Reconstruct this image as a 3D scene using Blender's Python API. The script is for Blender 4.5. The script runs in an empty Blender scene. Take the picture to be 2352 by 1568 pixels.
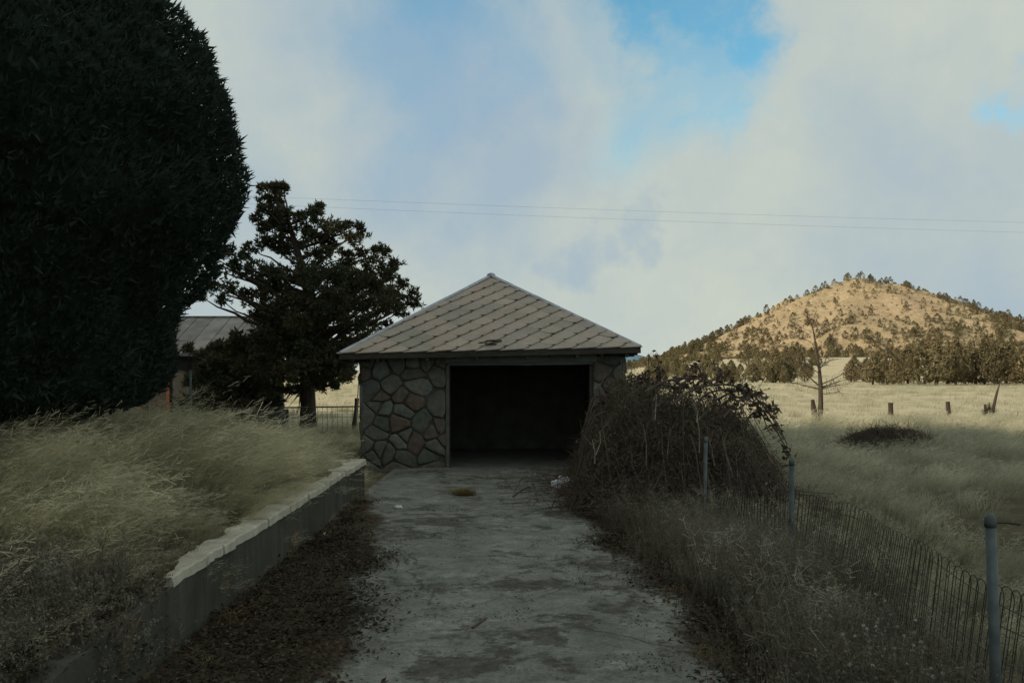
import bpy, math, random
import numpy as np
from mathutils import Vector, Matrix, Euler

R = math.radians
rng = np.random.default_rng(7)
random.seed(7)
S = bpy.context.scene
COL = S.collection

# ------------------------------------------------------------------ camera
EYE = 1.65
cam = bpy.data.cameras.new('camera')
cam.sensor_width = 36.0
cam.lens = 32.0
cam.shift_y = 66.0 / 2352.0
cam.clip_start = 0.1
cam.clip_end = 40000.0
camo = bpy.data.objects.new('camera', cam)
camo.location = (0, 0, EYE)
camo.rotation_euler = (R(90), 0, 0)
COL.objects.link(camo)
S.camera = camo

# ------------------------------------------------------------------ light
SUN_EL = R(27)
_az = Vector((-0.91, -0.41, 0)).normalized()
TO_SUN = Vector((_az.x * math.cos(SUN_EL), _az.y * math.cos(SUN_EL), math.sin(SUN_EL)))
sun = bpy.data.lights.new('sun', 'SUN')
sun.energy = 3.6
sun.angle = R(0.55)
sun.color = (1.0, 0.86, 0.66)
suno = bpy.data.objects.new('sun', sun)
suno.rotation_euler = (-TO_SUN).to_track_quat('-Z', 'Y').to_euler()
suno.location = (-30, -20, 40)
COL.objects.link(suno)

S.view_settings.view_transform = 'Standard'
S.view_settings.look = 'None'
S.view_settings.exposure = 0.25
S.view_settings.gamma = 1.0
S.view_settings.use_curve_mapping = False
S.render.engine = 'CYCLES'
S.cycles.max_bounces = 6
S.cycles.diffuse_bounces = 3
S.cycles.transparent_max_bounces = 4


def world_sky():
    w = bpy.data.worlds.new('World')
    S.world = w
    w.use_nodes = True
    nt = w.node_tree
    nt.nodes.clear()
    N, L = nt.nodes.new, nt.links.new
    out = N('ShaderNodeOutputWorld')
    bg = N('ShaderNodeBackground')
    bg.inputs['Strength'].default_value = 0.12
    L(bg.outputs[0], out.inputs[0])
    sky = N('ShaderNodeTexSky')
    sky.sky_type = 'NISHITA'
    sky.sun_disc = False
    sky.sun_elevation = SUN_EL
    sky.sun_rotation = math.atan2(TO_SUN.x, TO_SUN.y)
    sky.air_density = 1.0
    sky.dust_density = 0.6
    sky.ozone_density = 1.0
    tc = N('ShaderNodeTexCoord')
    # break up the direction a little so gaps in the cloud get ragged edges
    nz = N('ShaderNodeTexNoise')
    nz.inputs['Scale'].default_value = 6.5
    nz.inputs['Detail'].default_value = 9
    nz.inputs['Roughness'].default_value = 0.62
    L(tc.outputs['Generated'], nz.inputs['Vector'])
    sub = N('ShaderNodeVectorMath'); sub.operation = 'SUBTRACT'
    L(nz.outputs['Color'], sub.inputs[0]); sub.inputs[1].default_value = (.5, .5, .5)
    scl = N('ShaderNodeVectorMath'); scl.operation = 'SCALE'
    L(sub.outputs[0], scl.inputs[0]); scl.inputs['Scale'].default_value = 0.26
    add = N('ShaderNodeVectorMath'); add.operation = 'ADD'
    L(tc.outputs['Generated'], add.inputs[0]); L(scl.outputs[0], add.inputs[1])

    def gap(xd, yd, r0, r1, amt):
        v = Vector(((xd - 1176) / 2090, 1, (850 - yd) / 2090)).normalized()
        d = N('ShaderNodeVectorMath'); d.operation = 'DISTANCE'
        L(add.outputs[0], d.inputs[0]); d.inputs[1].default_value = v
        m = N('ShaderNodeMapRange'); m.interpolation_type = 'SMOOTHSTEP'
        L(d.outputs['Value'], m.inputs['Value'])
        m.inputs['From Min'].default_value = r1
        m.inputs['From Max'].default_value = r0
        m.inputs['To Min'].default_value = 0
        m.inputs['To Max'].default_value = amt
        return m.outputs[0]

    def mx(a, b):
        m = N('ShaderNodeMath'); m.operation = 'MAXIMUM'
        L(a, m.inputs[0]); L(b, m.inputs[1])
        return m.outputs[0]
    g = gap(1510, 20, .01, .095, .95)
    for a in [(1580, 60, .01, .085, .9), (1660, 100, .01, .075, .9), (1570, 150, .01, .09, .7), (1590, 230, .01, .10, .55), (1530, 310, .01, .10, .42), (1420, 120, .0, .09, .4),
              (1640, 290, .01, .06, .55), (1020, 10, .0, .13, .6), (900, 90, .0, .14, .3), (1150, 60, .0, .1, .3), (1810, 90, .0, .035, .6), (2290, 215, .0, .04, .6)]:
        g = mx(g, gap(*a))
    # gaps everywhere else in the sky, the same kind of broken cloud
    n2 = N('ShaderNodeTexNoise')
    n2.inputs['Scale'].default_value = 1.7
    n2.inputs['Detail'].default_value = 6
    L(add.outputs[0], n2.inputs['Vector'])
    m2 = N('ShaderNodeMapRange'); m2.interpolation_type = 'SMOOTHSTEP'
    L(n2.outputs[0], m2.inputs['Value'])
    m2.inputs['From Min'].default_value = .60
    m2.inputs['From Max'].default_value = .80
    g = mx(g, m2.outputs[0])
    # cloud body: cream where thick, blue-grey where thin or in its own shade
    v1 = gap(1000, 180, .02, .26, .85)
    for a in [(1330, 600, .0, .06, .6), (1440, 550, .0, .055, .55), (1180, 400, .02, .18, .7), (2330, 700, .0, .22, .6), (700, 60, .0, .2, .6), (1750, 60, .0, .2, .3), (2330, 330, .0, .16, .4)]:
        v1 = mx(v1, gap(*a))
    n3 = N('ShaderNodeTexNoise')
    n3.inputs['Scale'].default_value = 3.2
    n3.inputs['Detail'].default_value = 8
    n3.inputs['Roughness'].default_value = .6
    L(tc.outputs['Generated'], n3.inputs['Vector'])
    m3 = N('ShaderNodeMapRange')
    L(n3.outputs[0], m3.inputs['Value'])
    m3.inputs['From Min'].default_value = .40
    m3.inputs['From Max'].default_value = .68
    m3.inputs['To Max'].default_value = .55
    v1 = mx(v1, m3.outputs[0])
    cm = N('ShaderNodeMix'); cm.data_type = 'RGBA'
    L(v1, cm.inputs[0])
    cm.inputs[6].default_value = (4.1, 4.4, 3.85, 1)
    cm.inputs[7].default_value = (1.95, 2.9, 3.95, 1)
    # blue of the open sky
    sm = N('ShaderNodeMix'); sm.data_type = 'RGBA'; sm.blend_type = 'MULTIPLY'
    sm.inputs[0].default_value = 1
    L(sky.outputs[0], sm.inputs[6])
    sm.inputs[7].default_value = (0.55, 1.15, 1.15, 1)
    fm = N('ShaderNodeMix'); fm.data_type = 'RGBA'
    L(g, fm.inputs[0]); L(cm.outputs[2], fm.inputs[6]); L(sm.outputs[2], fm.inputs[7])
    L(fm.outputs[2], bg.inputs['Color'])


world_sky()

# ------------------------------------------------------------------ helpers


def P(xd, yd, Y):
    return np.array(((xd - 1176) / 2090 * Y, Y, EYE + (850 - yd) / 2090 * Y))


def tag(o, label=None, cat=None, group=None, kind=None):
    if label: o['label'] = label
    if cat: o['category'] = cat
    if group: o['group'] = group
    if kind: o['kind'] = kind
    return o


def link(name, data, parent=None):
    o = bpy.data.objects.new(name, data)
    COL.objects.link(o)
    if parent is not None: o.parent = parent
    return o


def empty(name, loc=(0, 0, 0), parent=None):
    o = link(name, None, parent)
    o.location = loc
    o.empty_display_size = .2
    return o


class MB:
    """collects polygons"""
    def __init__(self):
        self.v = []; self.f = []; self.n = 0; self.t = []

    def add(self, v, f, t=None):
        v = np.asarray(v, float).reshape(-1, 3)
        self.v.append(v)
        self.f.extend([tuple(int(i) + self.n for i in q) for q in f])
        self.t.append(np.zeros(len(v)) if t is None else np.asarray(t, float))
        self.n += len(v)
        return self

    def box(self, lo, hi, rot=None, c=None):
        lo, hi = np.array(lo, float), np.array(hi, float)
        v = np.array([[(lo, hi)[i][0], (lo, hi)[j][1], (lo, hi)[k][2]] for i in (0, 1) for j in (0, 1) for k in (0, 1)])
        if rot is not None:
            c = (lo + hi) / 2 if c is None else np.array(c)
            v = (v - c) @ np.array(rot.to_matrix() if hasattr(rot, 'to_matrix') else rot).T + c
        return self.add(v, [(0, 1, 3, 2), (4, 6, 7, 5), (0, 4, 5, 1), (2, 3, 7, 6), (0, 2, 6, 4), (1, 5, 7, 3)])

    def tube(self, pts, rad, n=5, cap=True):
        pts = np.asarray(pts, float); m = len(pts)
        rad = np.broadcast_to(np.asarray(rad, float), (m,))
        tg = np.gradient(pts, axis=0)
        tg /= np.linalg.norm(tg, axis=1)[:, None] + 1e-9
        ref = np.array((0., 0., 1.)) if abs(tg[:, 2]).mean() < .8 else np.array((1., 0., 0.))
        a = np.cross(tg, ref); a /= np.linalg.norm(a, axis=1)[:, None] + 1e-9
        b = np.cross(tg, a)
        th = np.arange(n) * 2 * np.pi / n
        v = pts[:, None] + rad[:, None, None] * (np.cos(th)[None, :, None] * a[:, None] + np.sin(th)[None, :, None] * b[:, None])
        f = [(i * n + k, i * n + (k + 1) % n, (i + 1) * n + (k + 1) % n, (i + 1) * n + k) for i in range(m - 1) for k in range(n)]
        if cap:
            f.append(tuple(range(n))[::-1]); f.append(tuple((m - 1) * n + k for k in range(n)))
        return self.add(v.reshape(-1, 3), f, np.repeat(np.linspace(0, 1, m), n))

    def lathe(self, prof, n=10, loc=(0, 0, 0)):
        th = np.arange(n) * 2 * np.pi / n
        v = [(r * math.cos(t) + loc[0], r * math.sin(t) + loc[1], z + loc[2]) for r, z in prof for t in th]
        m = len(prof)
        f = [(i * n + k, i * n + (k + 1) % n, (i + 1) * n + (k + 1) % n, (i + 1) * n + k) for i in range(m - 1) for k in range(n)]
        f.append(tuple(range(n))[::-1]); f.append(tuple((m - 1) * n + k for k in range(n)))
        return self.add(v, f)

    def mesh(self, name, mat=None, smooth=False):
        me = bpy.data.meshes.new(name)
        v = np.concatenate(self.v)
        me.from_pydata(v.tolist(), [], self.f)
        at = me.attributes.new('t', 'FLOAT', 'POINT')
        at.data.foreach_set('value', np.concatenate(self.t).astype(np.float32))
        if mat: me.materials.append(mat)
        if smooth: me.polygons.foreach_set('use_smooth', np.ones(len(me.polygons), bool))
        me.update()
        return me

    def build(self, name, mat, parent=None, smooth=False):
        return link(name, self.mesh(name, mat, smooth), parent)


def tri_mesh(name, v, mat, t=None, smooth=False, k=3):
    """v: (ntri, k, 3) array"""
    v = np.asarray(v, np.float32)
    n = len(v)
    me = bpy.data.meshes.new(name)
    me.vertices.add(n * k)
    me.vertices.foreach_set('co', v.reshape(-1))
    me.loops.add(n * k)
    me.loops.foreach_set('vertex_index', np.arange(n * k, dtype=np.int32))
    me.polygons.add(n)
    me.polygons.foreach_set('loop_start', np.arange(0, n * k, k, dtype=np.int32))
    me.polygons.foreach_set('loop_total', np.full(n, k, np.int32))
    at = me.attributes.new('t', 'FLOAT', 'POINT')
    at.data.foreach_set('value', (np.zeros(n * k) if t is None else np.asarray(t).reshape(-1)).astype(np.float32))
    me.materials.append(mat)
    me.update(calc_edges=True)
    return me


def unit(v):
    return v / (np.linalg.norm(v, axis=-1, keepdims=True) + 1e-9)


# smooth value noise in numpy
_T = np.random.default_rng(3).random((64, 64, 8))


def vn(x, y, s=1.0, k=0):
    x = np.asarray(x, float) / s + 100; y = np.asarray(y, float) / s + 100
    xi, yi = np.floor(x).astype(int), np.floor(y).astype(int)
    fx, fy = x - xi, y - yi
    fx = fx * fx * (3 - 2 * fx); fy = fy * fy * (3 - 2 * fy)
    T = _T[:, :, k]
    a = T[xi % 64, yi % 64]; b = T[(xi + 1) % 64, yi % 64]; c = T[xi % 64, (yi + 1) % 64]; d = T[(xi + 1) % 64, (yi + 1) % 64]
    return (a * (1 - fx) + b * fx) * (1 - fy) + (c * (1 - fx) + d * fx) * fy


def ss(a, b, x):
    t = np.clip((np.asarray(x, float) - a) / (b - a), 0, 1)
    return t * t * (3 - 2 * t)


# ------------------------------------------------------------------ ground shape
def base_h(x, y):
    b = np.interp(y, [-80, -5, 5, 17, 24, 38, 90, 150, 220, 500, 9000], [.3, -.27, -.27, -.28, -.36, -.53, -.72, -.86, -.6, 0, 0])
    rise = ss(40, 130, x) * np.interp(y, [150, 200, 300, 400, 600, 900, 2500], [0, .9, 4.2, 7.5, 9, 8, 0])
    return b + rise


def wall_top(y):
    return np.interp(y, [-5, 3.8, 4.77, 5.95, 6.05, 14], [.20, .235, .25, .265, .285, .29])


def H(x, y):
    x = np.asarray(x, float); y = np.asarray(y, float)
    b = base_h(x, y)
    b = b + np.where(x > 1.6, 1, 0) * (vn(x, y, 2.3) - .5) * .16 * ss(1.6, 3.2, x) + (vn(x, y, 14, 2) - .5) * .35 * ss(30, 60, y)
    zb = wall_top(np.clip(y, -5, 14)) - .05 + .01 * (y < 5.95) + .30 * ss(2.5, 4.6, -x) + .12 * ss(4.5, 9, -x) + (vn(x, y, 1.6, 1) - .5) * .12 * ss(2.6, 3.4, -x)
    w = .07 + .45 * ss(13.9, 15.5, y)
    w = np.where(y < 5.9, .09, w)
    w = np.where(y < 5.9, .13, w)
    m = ss(2.37 - w - .07 * (y < 5.9) + .12 * ss(13.9, 15, y), 2.37 - .05 * (y < 5.9) + w + .12 * ss(13.9, 15, y), -x)
    fade = 1 - .96 * ss(9.8, 17, y + .75 * np.clip(x + 3, -6, 0)) - .04 * ss(20, 31, y)
    return b + (zb - b) * m * fade


HC = np.array((226.0, 600.0))


def hill_z(x, y):
    dx, dy = np.asarray(x, float) - HC[0], np.asarray(y, float) - HC[1]
    r = np.hypot(dx, dy) + 1e-6
    c, s = dx / r, dy / r
    st = 1 + .24 * np.clip(c, 0, 1) ** 1.5 + .22 * np.clip(-s, 0, 1) + .2 * np.clip(s, 0, 1)
    q = r / st
    z = np.interp(q, [0, 8, 24.5, 47.5, 76.5, 104, 127, 150, 185], [62, 60, 54, 43, 28.5, 14.5, 6, 0, -6])
    th = np.arctan2(dy, dx)
    z = z + (vn(th * 6, q / 22, 1, 3) - .5) * 5 * ss(5, 40, q) * (1 - ss(120, 170, q)) + (vn(x, y, 9, 4) - .5) * 2.2 + (vn(x, y, 3.7, 5) - .5) * 1.0
    return z


def HT(x, y):
    return np.maximum(H(x, y), hill_z(x, y))


# ------------------------------------------------------------------ materials
class NT:
    def __init__(self, name):
        self.m = bpy.data.materials.new(name)
        self.m.use_nodes = True
        self.nt = self.m.node_tree
        self.nt.nodes.clear()
        self.out = self.n('ShaderNodeOutputMaterial')

    def n(self, t, **kw):
        o = self.nt.nodes.new(t)
        for k, v in kw.items(): setattr(o, k, v)
        return o

    def l(self, a, b):
        self.nt.links.new(a, b)

    def pos(self):
        return self.n('ShaderNodeNewGeometry').outputs['Position']

    def objc(self):
        return self.n('ShaderNodeTexCoord').outputs['Object']

    def noise(self, vec, scale, detail=5, rough=.55, scl=None):
        if scl is not None:
            mp = self.n('ShaderNodeVectorMath', operation='MULTIPLY')
            self.l(vec, mp.inputs[0]); mp.inputs[1].default_value = scl; vec = mp.outputs[0]
        o = self.n('ShaderNodeTexNoise')
        o.inputs['Scale'].default_value = scale; o.inputs['Detail'].default_value = detail; o.inputs['Roughness'].default_value = rough
        self.l(vec, o.inputs['Vector'])
        return o.outputs[0]

    def ramp(self, fac, stops):
        o = self.n('ShaderNodeValToRGB')
        cr = o.color_ramp
        while len(cr.elements) < len(stops): cr.elements.new(.5)
        for e, (p, c) in zip(cr.elements, stops):
            e.position = p
            e.color = (*c, 1) if hasattr(c, '__len__') else (c, c, c, 1)
        self.l(fac, o.inputs[0])
        return o.outputs[0]

    def mix(self, fac, a, b, blend='MIX'):
        o = self.n('ShaderNodeMix', data_type='RGBA', blend_type=blend)
        for i, v in ((0, fac), (6, a), (7, b)):
            if hasattr(v, 'is_linked'): self.l(v, o.inputs[i])
            elif hasattr(v, '__len__'): o.inputs[i].default_value = (*v, 1)
            else: o.inputs[i].default_value = v
        return o.outputs[2]

    def math(self, op, a, b=0.0, clamp=False):
        o = self.n('ShaderNodeMath', operation=op, use_clamp=clamp)
        for i, v in ((0, a), (1, b)):
            if hasattr(v, 'is_linked'): self.l(v, o.inputs[i])
            else: o.inputs[i].default_value = v
        return o.outputs[0]

    def attr(self, name):
        return self.n('ShaderNodeAttribute', attribute_name=name).outputs['Fac']

    def rnd(self):
        return self.n('ShaderNodeObjectInfo').outputs['Random']

    def bump(self, h, strength=.5, dist=.02):
        o = self.n('ShaderNodeBump')
        o.inputs['Strength'].default_value = strength; o.inputs['Distance'].default_value = dist
        self.l(h, o.inputs['Height'])
        return o.outputs[0]

    def surf(self, color, rough=.9, normal=None, spec=.3, metallic=0, trans=0):
        b = self.n('ShaderNodeBsdfPrincipled')
        if hasattr(color, 'is_linked'): self.l(color, b.inputs['Base Color'])
        else: b.inputs['Base Color'].default_value = (*color, 1)
        if hasattr(rough, 'is_linked'): self.l(rough, b.inputs['Roughness'])
        else: b.inputs['Roughness'].default_value = rough
        b.inputs['Specular IOR Level'].default_value = spec
        b.inputs['Metallic'].default_value = metallic
        if normal is not None: self.l(normal, b.inputs['Normal'])
        o = b.outputs[0]
        if trans:
            t = self.n('ShaderNodeBsdfTranslucent')
            if hasattr(color, 'is_linked'): self.l(color, t.inputs[0])
            else: t.inputs[0].default_value = (*color, 1)
            ms = self.n('ShaderNodeMixShader'); ms.inputs[0].default_value = trans
            self.l(o, ms.inputs[1]); self.l(t.outputs[0], ms.inputs[2]); o = ms.outputs[0]
        self.l(o, self.out.inputs[0])
        return self.m


def simple(name, c1, c2, scale=6, rough=.9, bump=.4, bd=.01, spec=.2, metallic=0, world=False, rv=0.0, scl=None, trans=0):
    a = NT(name)
    p = a.pos() if world else a.objc()
    f = a.noise(p, scale, 6, .6, scl)
    col = a.ramp(f, [(.3, c1), (.7, c2)])
    if rv:
        k = a.ramp(a.rnd(), [(0, 1 - rv), (1, 1 + rv)])
        col = a.mix(1, col, k, 'MULTIPLY')
    return a.surf(col, rough, a.bump(f, bump, bd), spec, metallic, trans)


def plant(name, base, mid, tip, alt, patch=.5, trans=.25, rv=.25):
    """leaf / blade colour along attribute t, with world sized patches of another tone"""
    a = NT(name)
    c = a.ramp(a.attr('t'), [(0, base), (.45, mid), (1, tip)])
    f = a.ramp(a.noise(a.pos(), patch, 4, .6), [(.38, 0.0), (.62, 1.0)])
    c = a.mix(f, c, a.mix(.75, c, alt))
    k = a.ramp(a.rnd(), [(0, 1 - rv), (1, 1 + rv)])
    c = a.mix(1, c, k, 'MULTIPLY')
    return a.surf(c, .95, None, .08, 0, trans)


M = {}
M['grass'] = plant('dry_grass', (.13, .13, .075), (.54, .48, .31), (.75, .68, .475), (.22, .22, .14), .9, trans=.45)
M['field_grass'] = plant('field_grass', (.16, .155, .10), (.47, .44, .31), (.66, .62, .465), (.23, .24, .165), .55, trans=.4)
M['weed'] = plant('dry_weed', (.06, .052, .038), (.155, .138, .105), (.25, .23, .185), (.11, .10, .07), .8, .2)
M['litter'] = plant('fallen_leaves', (.034, .026, .018), (.052, .036, .024), (.085, .063, .043), (.046, .042, .029), 1.2, .1, .45)
M['tuft'] = plant('tuft_grass', (.11, .08, .03), (.26, .19, .08), (.34, .27, .13), (.24, .2, .09), 3)
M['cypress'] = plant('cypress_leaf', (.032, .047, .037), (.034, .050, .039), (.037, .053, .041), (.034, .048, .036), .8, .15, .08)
M['juniper'] = plant('juniper_leaf', (.06, .072, .042), (.085, .098, .056), (.11, .118, .066), (.11, .094, .056), .5, .15)
M['hill_leaf'] = plant('hill_juniper_leaf', (.105, .100, .058), (.165, .148, .082), (.21, .18, .10), (.19, .15, .085), .03, .3)
M['bark'] = simple('juniper_bark', (.030, .024, .018), (.075, .06, .045), 5, .95, .9, .03, scl=(3, 3, .5))
M['dead_bark'] = simple('dead_bark', (.045, .036, .028), (.10, .08, .062), 5, .95, .9, .03, scl=(3, 3, .5))
M['post_wood'] = simple('post_wood', (.03, .022, .018), (.085, .065, .05), 8, .95, .8, .02, scl=(3, 3, .3))
M['dark_wood'] = simple('dark_wood', (.03, .028, .024), (.075, .065, .055), 7, .9, .6, .01, scl=(.6, 4, 4), rv=.2)
M['red_trim'] = simple('red_trim', (.10, .04, .022), (.17, .07, .04), 7, .8, .3, .005)
M['pale_board'] = simple('pale_board', (.07, .075, .064), (.15, .155, .135), 3, .85, .4, .006, scl=(.5, 3, 3))
M['beam'] = simple('lintel_concrete', (.13, .135, .12), (.24, .245, .215), 3, .9, .4, .01)
M['galv'] = simple('galvanised_pipe', (.06, .08, .082), (.13, .155, .155), 9, .6, .2, .004, .3, .15, rv=.1)
M['flash'] = simple('roof_flashing', (.24, .26, .30), (.42, .44, .50), 5, .5, .15, .004, .5, .3)
M['wire'] = simple('rusty_wire', (.03, .028, .026), (.075, .065, .055), 12, .7, .2, .002, .3, .3)
M['cane'] = simple('bramble_cane', (.060, .046, .036), (.14, .105, .08), 3, .9, .3, .004, world=True)
M['pale_cane'] = simple('pale_cane', (.15, .125, .095), (.26, .225, .175), 5, .9, .3, .004)
M['bag'] = simple('white_bag', (.62, .62, .64), (.78, .78, .80), 9, .5, .3, .006, .4, trans=.2)
M['bag_red'] = simple('red_bag_print', (.30, .07, .045), (.42, .11, .07), 9, .5, .3, .006, .4)
M['paper'] = simple('paper_scrap', (.50, .50, .48), (.65, .65, .63), 9, .8, .3, .003, rv=.1)
M['corrugated'] = simple('corrugated_iron', (.06, .064, .068), (.125, .135, .14), 2, .6, .1, .005, .4, .3, rv=.2)
M['siding'] = simple('house_siding', (.035, .036, .032), (.075, .075, .065), 3, .9, .3, .01)
M['glass'] = NT('dark_glass').surf((.01, .012, .012), .12, None, .5)
M['trough'] = simple('trough_steel', (.03, .032, .03), (.07, .07, .062), 4, .8, .3, .01)
M['inner'] = simple('interior_dark_board', (.07, .072, .06), (.16, .16, .135), 3, .95, .4, .01)
M['wirepower'] = NT('power_wire').surf((.16, .17, .19), .6)
M['rock'] = simple('hill_rock', (.20, .14, .09), (.36, .26, .17), .5, .95, .6, .3, world=True)


def mat_ground():
    a = NT('ground_soil')
    p = a.pos()
    sep = a.n('ShaderNodeSeparateXYZ'); a.l(p, sep.inputs[0])
    Y = sep.outputs[1]
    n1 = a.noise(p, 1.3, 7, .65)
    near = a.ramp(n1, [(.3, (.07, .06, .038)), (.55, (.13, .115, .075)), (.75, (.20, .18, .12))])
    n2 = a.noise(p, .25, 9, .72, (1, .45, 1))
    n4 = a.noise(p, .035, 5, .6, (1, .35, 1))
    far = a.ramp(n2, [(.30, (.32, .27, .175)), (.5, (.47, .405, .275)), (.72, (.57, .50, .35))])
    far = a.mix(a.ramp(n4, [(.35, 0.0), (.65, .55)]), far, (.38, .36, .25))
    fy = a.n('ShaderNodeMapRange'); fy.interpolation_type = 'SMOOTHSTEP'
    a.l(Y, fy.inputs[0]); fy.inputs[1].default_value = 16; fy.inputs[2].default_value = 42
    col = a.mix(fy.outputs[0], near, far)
    h = a.noise(p, 3.0, 8, .75)
    return a.surf(col, 1.0, a.bump(h, .9, .12), .05)


def mat_hill():
    a = NT('hill_ground')
    p = a.pos()
    n1 = a.noise(p, .10, 9, .75)
    c = a.ramp(n1, [(.28, (.27, .205, .125)), (.48, (.44, .335, .205)), (.72, (.56, .44, .285))])
    n2 = a.noise(p, .35, 6, .7)
    c = a.mix(a.ramp(n2, [(.48, 0.0), (.60, .65)]), c, (.27, .24, .15))
    n3 = a.noise(p, .018, 4, .6)
    c = a.mix(a.ramp(n3, [(.45, 0.0), (.7, .5)]), c, (.42, .30, .21))
    return a.surf(c, 1.0, a.bump(a.noise(p, .5, 8, .75), 1.0, 1.4), .03)


def mat_concrete():
    a = NT('driveway_concrete')
    p = a.pos()
    sep = a.n('ShaderNodeSeparateXYZ'); a.l(p, sep.inputs[0])
    n1 = a.noise(p, 2.2, 8, .68)
    c = a.ramp(n1, [(.28, (.115, .115, .098)), (.52, (.185, .187, .165)), (.78, (.26, .262, .235))])
    fine = a.noise(p, 38, 6, .8)
    c = a.mix(1, c, a.ramp(fine, [(.28, .55), (.72, 1.35)]), 'MULTIPLY')
    # worn, scaled patches stretched across the slab
    n2 = a.noise(p, 1.3, 12, .76, (.85, .9, 1))
    c = a.mix(a.ramp(n2, [(.525, 0.0), (.562, .88)]), c, a.mix(a.ramp(a.noise(p, 11, 7, .75), [(.38, 0.0), (.66, 1.0)]), (.040, .038, .028), (.115, .11, .09)))
    n5 = a.noise(p, 2.2, 10, .75, (.9, .9, 1))
    c = a.mix(a.ramp(n5, [(.57, 0.0), (.63, .6)]), c, (.30, .30, .27))
    # hairline cracks
    v = a.n('ShaderNodeTexVoronoi', feature='DISTANCE_TO_EDGE'); v.inputs['Scale'].default_value = .42
    wob = a.n('ShaderNodeTexNoise'); wob.inputs['Scale'].default_value = 2.5; wob.inputs['Detail'].default_value = 5
    a.l(p, wob.inputs['Vector'])
    va = a.n('ShaderNodeVectorMath', operation='MULTIPLY_ADD'); a.l(wob.outputs['Color'], va.inputs[0]); va.inputs[1].default_value = (.5, .5, .5); a.l(p, va.inputs[2])
    a.l(va.outputs[0], v.inputs['Vector'])
    crack = a.math('MULTIPLY', a.ramp(v.outputs[0], [(.001, .75), (.0065, 0.0)]), a.ramp(a.noise(p, .45, 3, .5), [(.45, 0.0), (.58, 1.0)]))
    c = a.mix(crack, c, (.03, .027, .02))
    # soil and rotted leaves lie along both sides, in an uneven tongue
    edge = a.math('ADD', a.attr('edge'), a.math('MULTIPLY', a.math('SUBTRACT', a.noise(p, 1.1, 9, .72, (.8, .8, 1)), .5), 1.5))
    e = a.n('ShaderNodeMapRange'); e.interpolation_type = 'SMOOTHSTEP'; a.l(edge, e.inputs[0]); e.inputs[1].default_value = -.06; e.inputs[2].default_value = .14
    soil = a.ramp(a.noise(p, 9, 6, .7), [(.3, (.026, .020, .012)), (.7, (.075, .055, .032))])
    c = a.mix(e.outputs[0], c, soil)
    c = a.mix(.55, c, a.mix(1, c, a.ramp(a.noise(p, 7, 8, .75), [(.33, .45), (.68, 1.5)]), 'MULTIPLY'))
    h = a.math('ADD', n2, a.math('MULTIPLY', fine, .25))
    h = a.math('SUBTRACT', h, crack)
    return a.surf(c, .92, a.bump(h, .55, .03), .2)


def mat_wall():
    a = NT('old_wall_concrete')
    p = a.pos()
    n1 = a.noise(p, 2.0, 8, .7)
    c = a.ramp(n1, [(.3, (.05, .049, .04)), (.7, (.105, .102, .086))])
    st = a.noise(p, 3.0, 5, .6, (1, 2.5, .25))
    c = a.mix(a.ramp(st, [(.45, 0.0), (.65, .6)]), c, (.045, .042, .032))
    c = a.mix(a.ramp(a.noise(p, 1.2, 5, .6), [(.55, 0.0), (.7, .55)]), c, (.14, .075, .035))
    return a.surf(c, .95, a.bump(a.noise(p, 18, 6, .7), .6, .012), .15)


def mat_coping():
    a = NT('coping_concrete')
    p = a.pos()
    c = a.ramp(a.noise(p, 4, 8, .7), [(.28, (.30, .275, .215)), (.7, (.58, .545, .455))])
    c = a.mix(a.ramp(a.noise(p, 6, 6, .6), [(.58, 0.0), (.68, .6)]), c, (.13, .11, .07))
    return a.surf(c, .95, a.bump(a.noise(p, 22, 6, .7), .7, .012), .15)


def mat_shingle():
    a = NT('roof_shingle')
    p = a.pos()
    g = a.math('ADD', a.math('MULTIPLY', a.noise(p, 130, 3, .8), .45), a.math('MULTIPLY', a.noise(p, 34, 5, .8), .55))
    c = a.ramp(g, [(.30, (.19, .165, .145)), (.5, (.38, .335, .30)), (.7, (.56, .50, .45))])
    n1 = a.noise(p, 1.4, 7, .7)
    c = a.mix(a.ramp(n1, [(.42, 0.0), (.62, .6)]), c, (.28, .265, .225))
    k = a.ramp(a.rnd(), [(0, (.84, .84, .82)), (.35, (.97, .95, .92)), (.7, (1.04, .95, .90)), (1, (1.13, 1.09, 1.03))])
    c = a.mix(1, c, k, 'MULTIPLY')
    return a.surf(c, .95, a.bump(g, .5, .006), .1)


def mat_stone():
    a = NT('field_stone')
    p = a.pos()
    k = a.ramp(a.rnd(), [(0, (.11, .118, .102)), (.3, (.17, .178, .155)), (.5, (.135, .132, .11)), (.66, (.145, .108, .088)), (.8, (.125, .125, .108)), (1, (.22, .222, .195))])
    a.nt.nodes[-1]
    f = a.noise(p, 9, 8, .7)
    c = a.mix(1, k, a.ramp(f, [(.3, .6), (.7, 1.3)]), 'MULTIPLY')
    return a.surf(c, .95, a.bump(a.noise(p, 14, 8, .7), .9, .02), .12)


M['ground'] = mat_ground(); M['hill'] = mat_hill(); M['concrete'] = mat_concrete(); M['wallc'] = mat_wall()
M['coping'] = mat_coping(); M['shingle'] = mat_shingle(); M['stone'] = mat_stone()
M['mortar'] = simple('mortar', (.05, .052, .045), (.10, .10, .086), 12, .95, .6, .01, world=True)
M['grit'] = simple('grit_stone', (.06, .058, .048), (.26, .255, .225), 30, .95, .3, .002, world=True)
M['mountain'] = simple('haze_blue_mountain', (.09, .16, .22), (.13, .22, .30), .002, 1, .2, 5, .05, world=True)  # blue of the distance haze is put into the base colour


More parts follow.
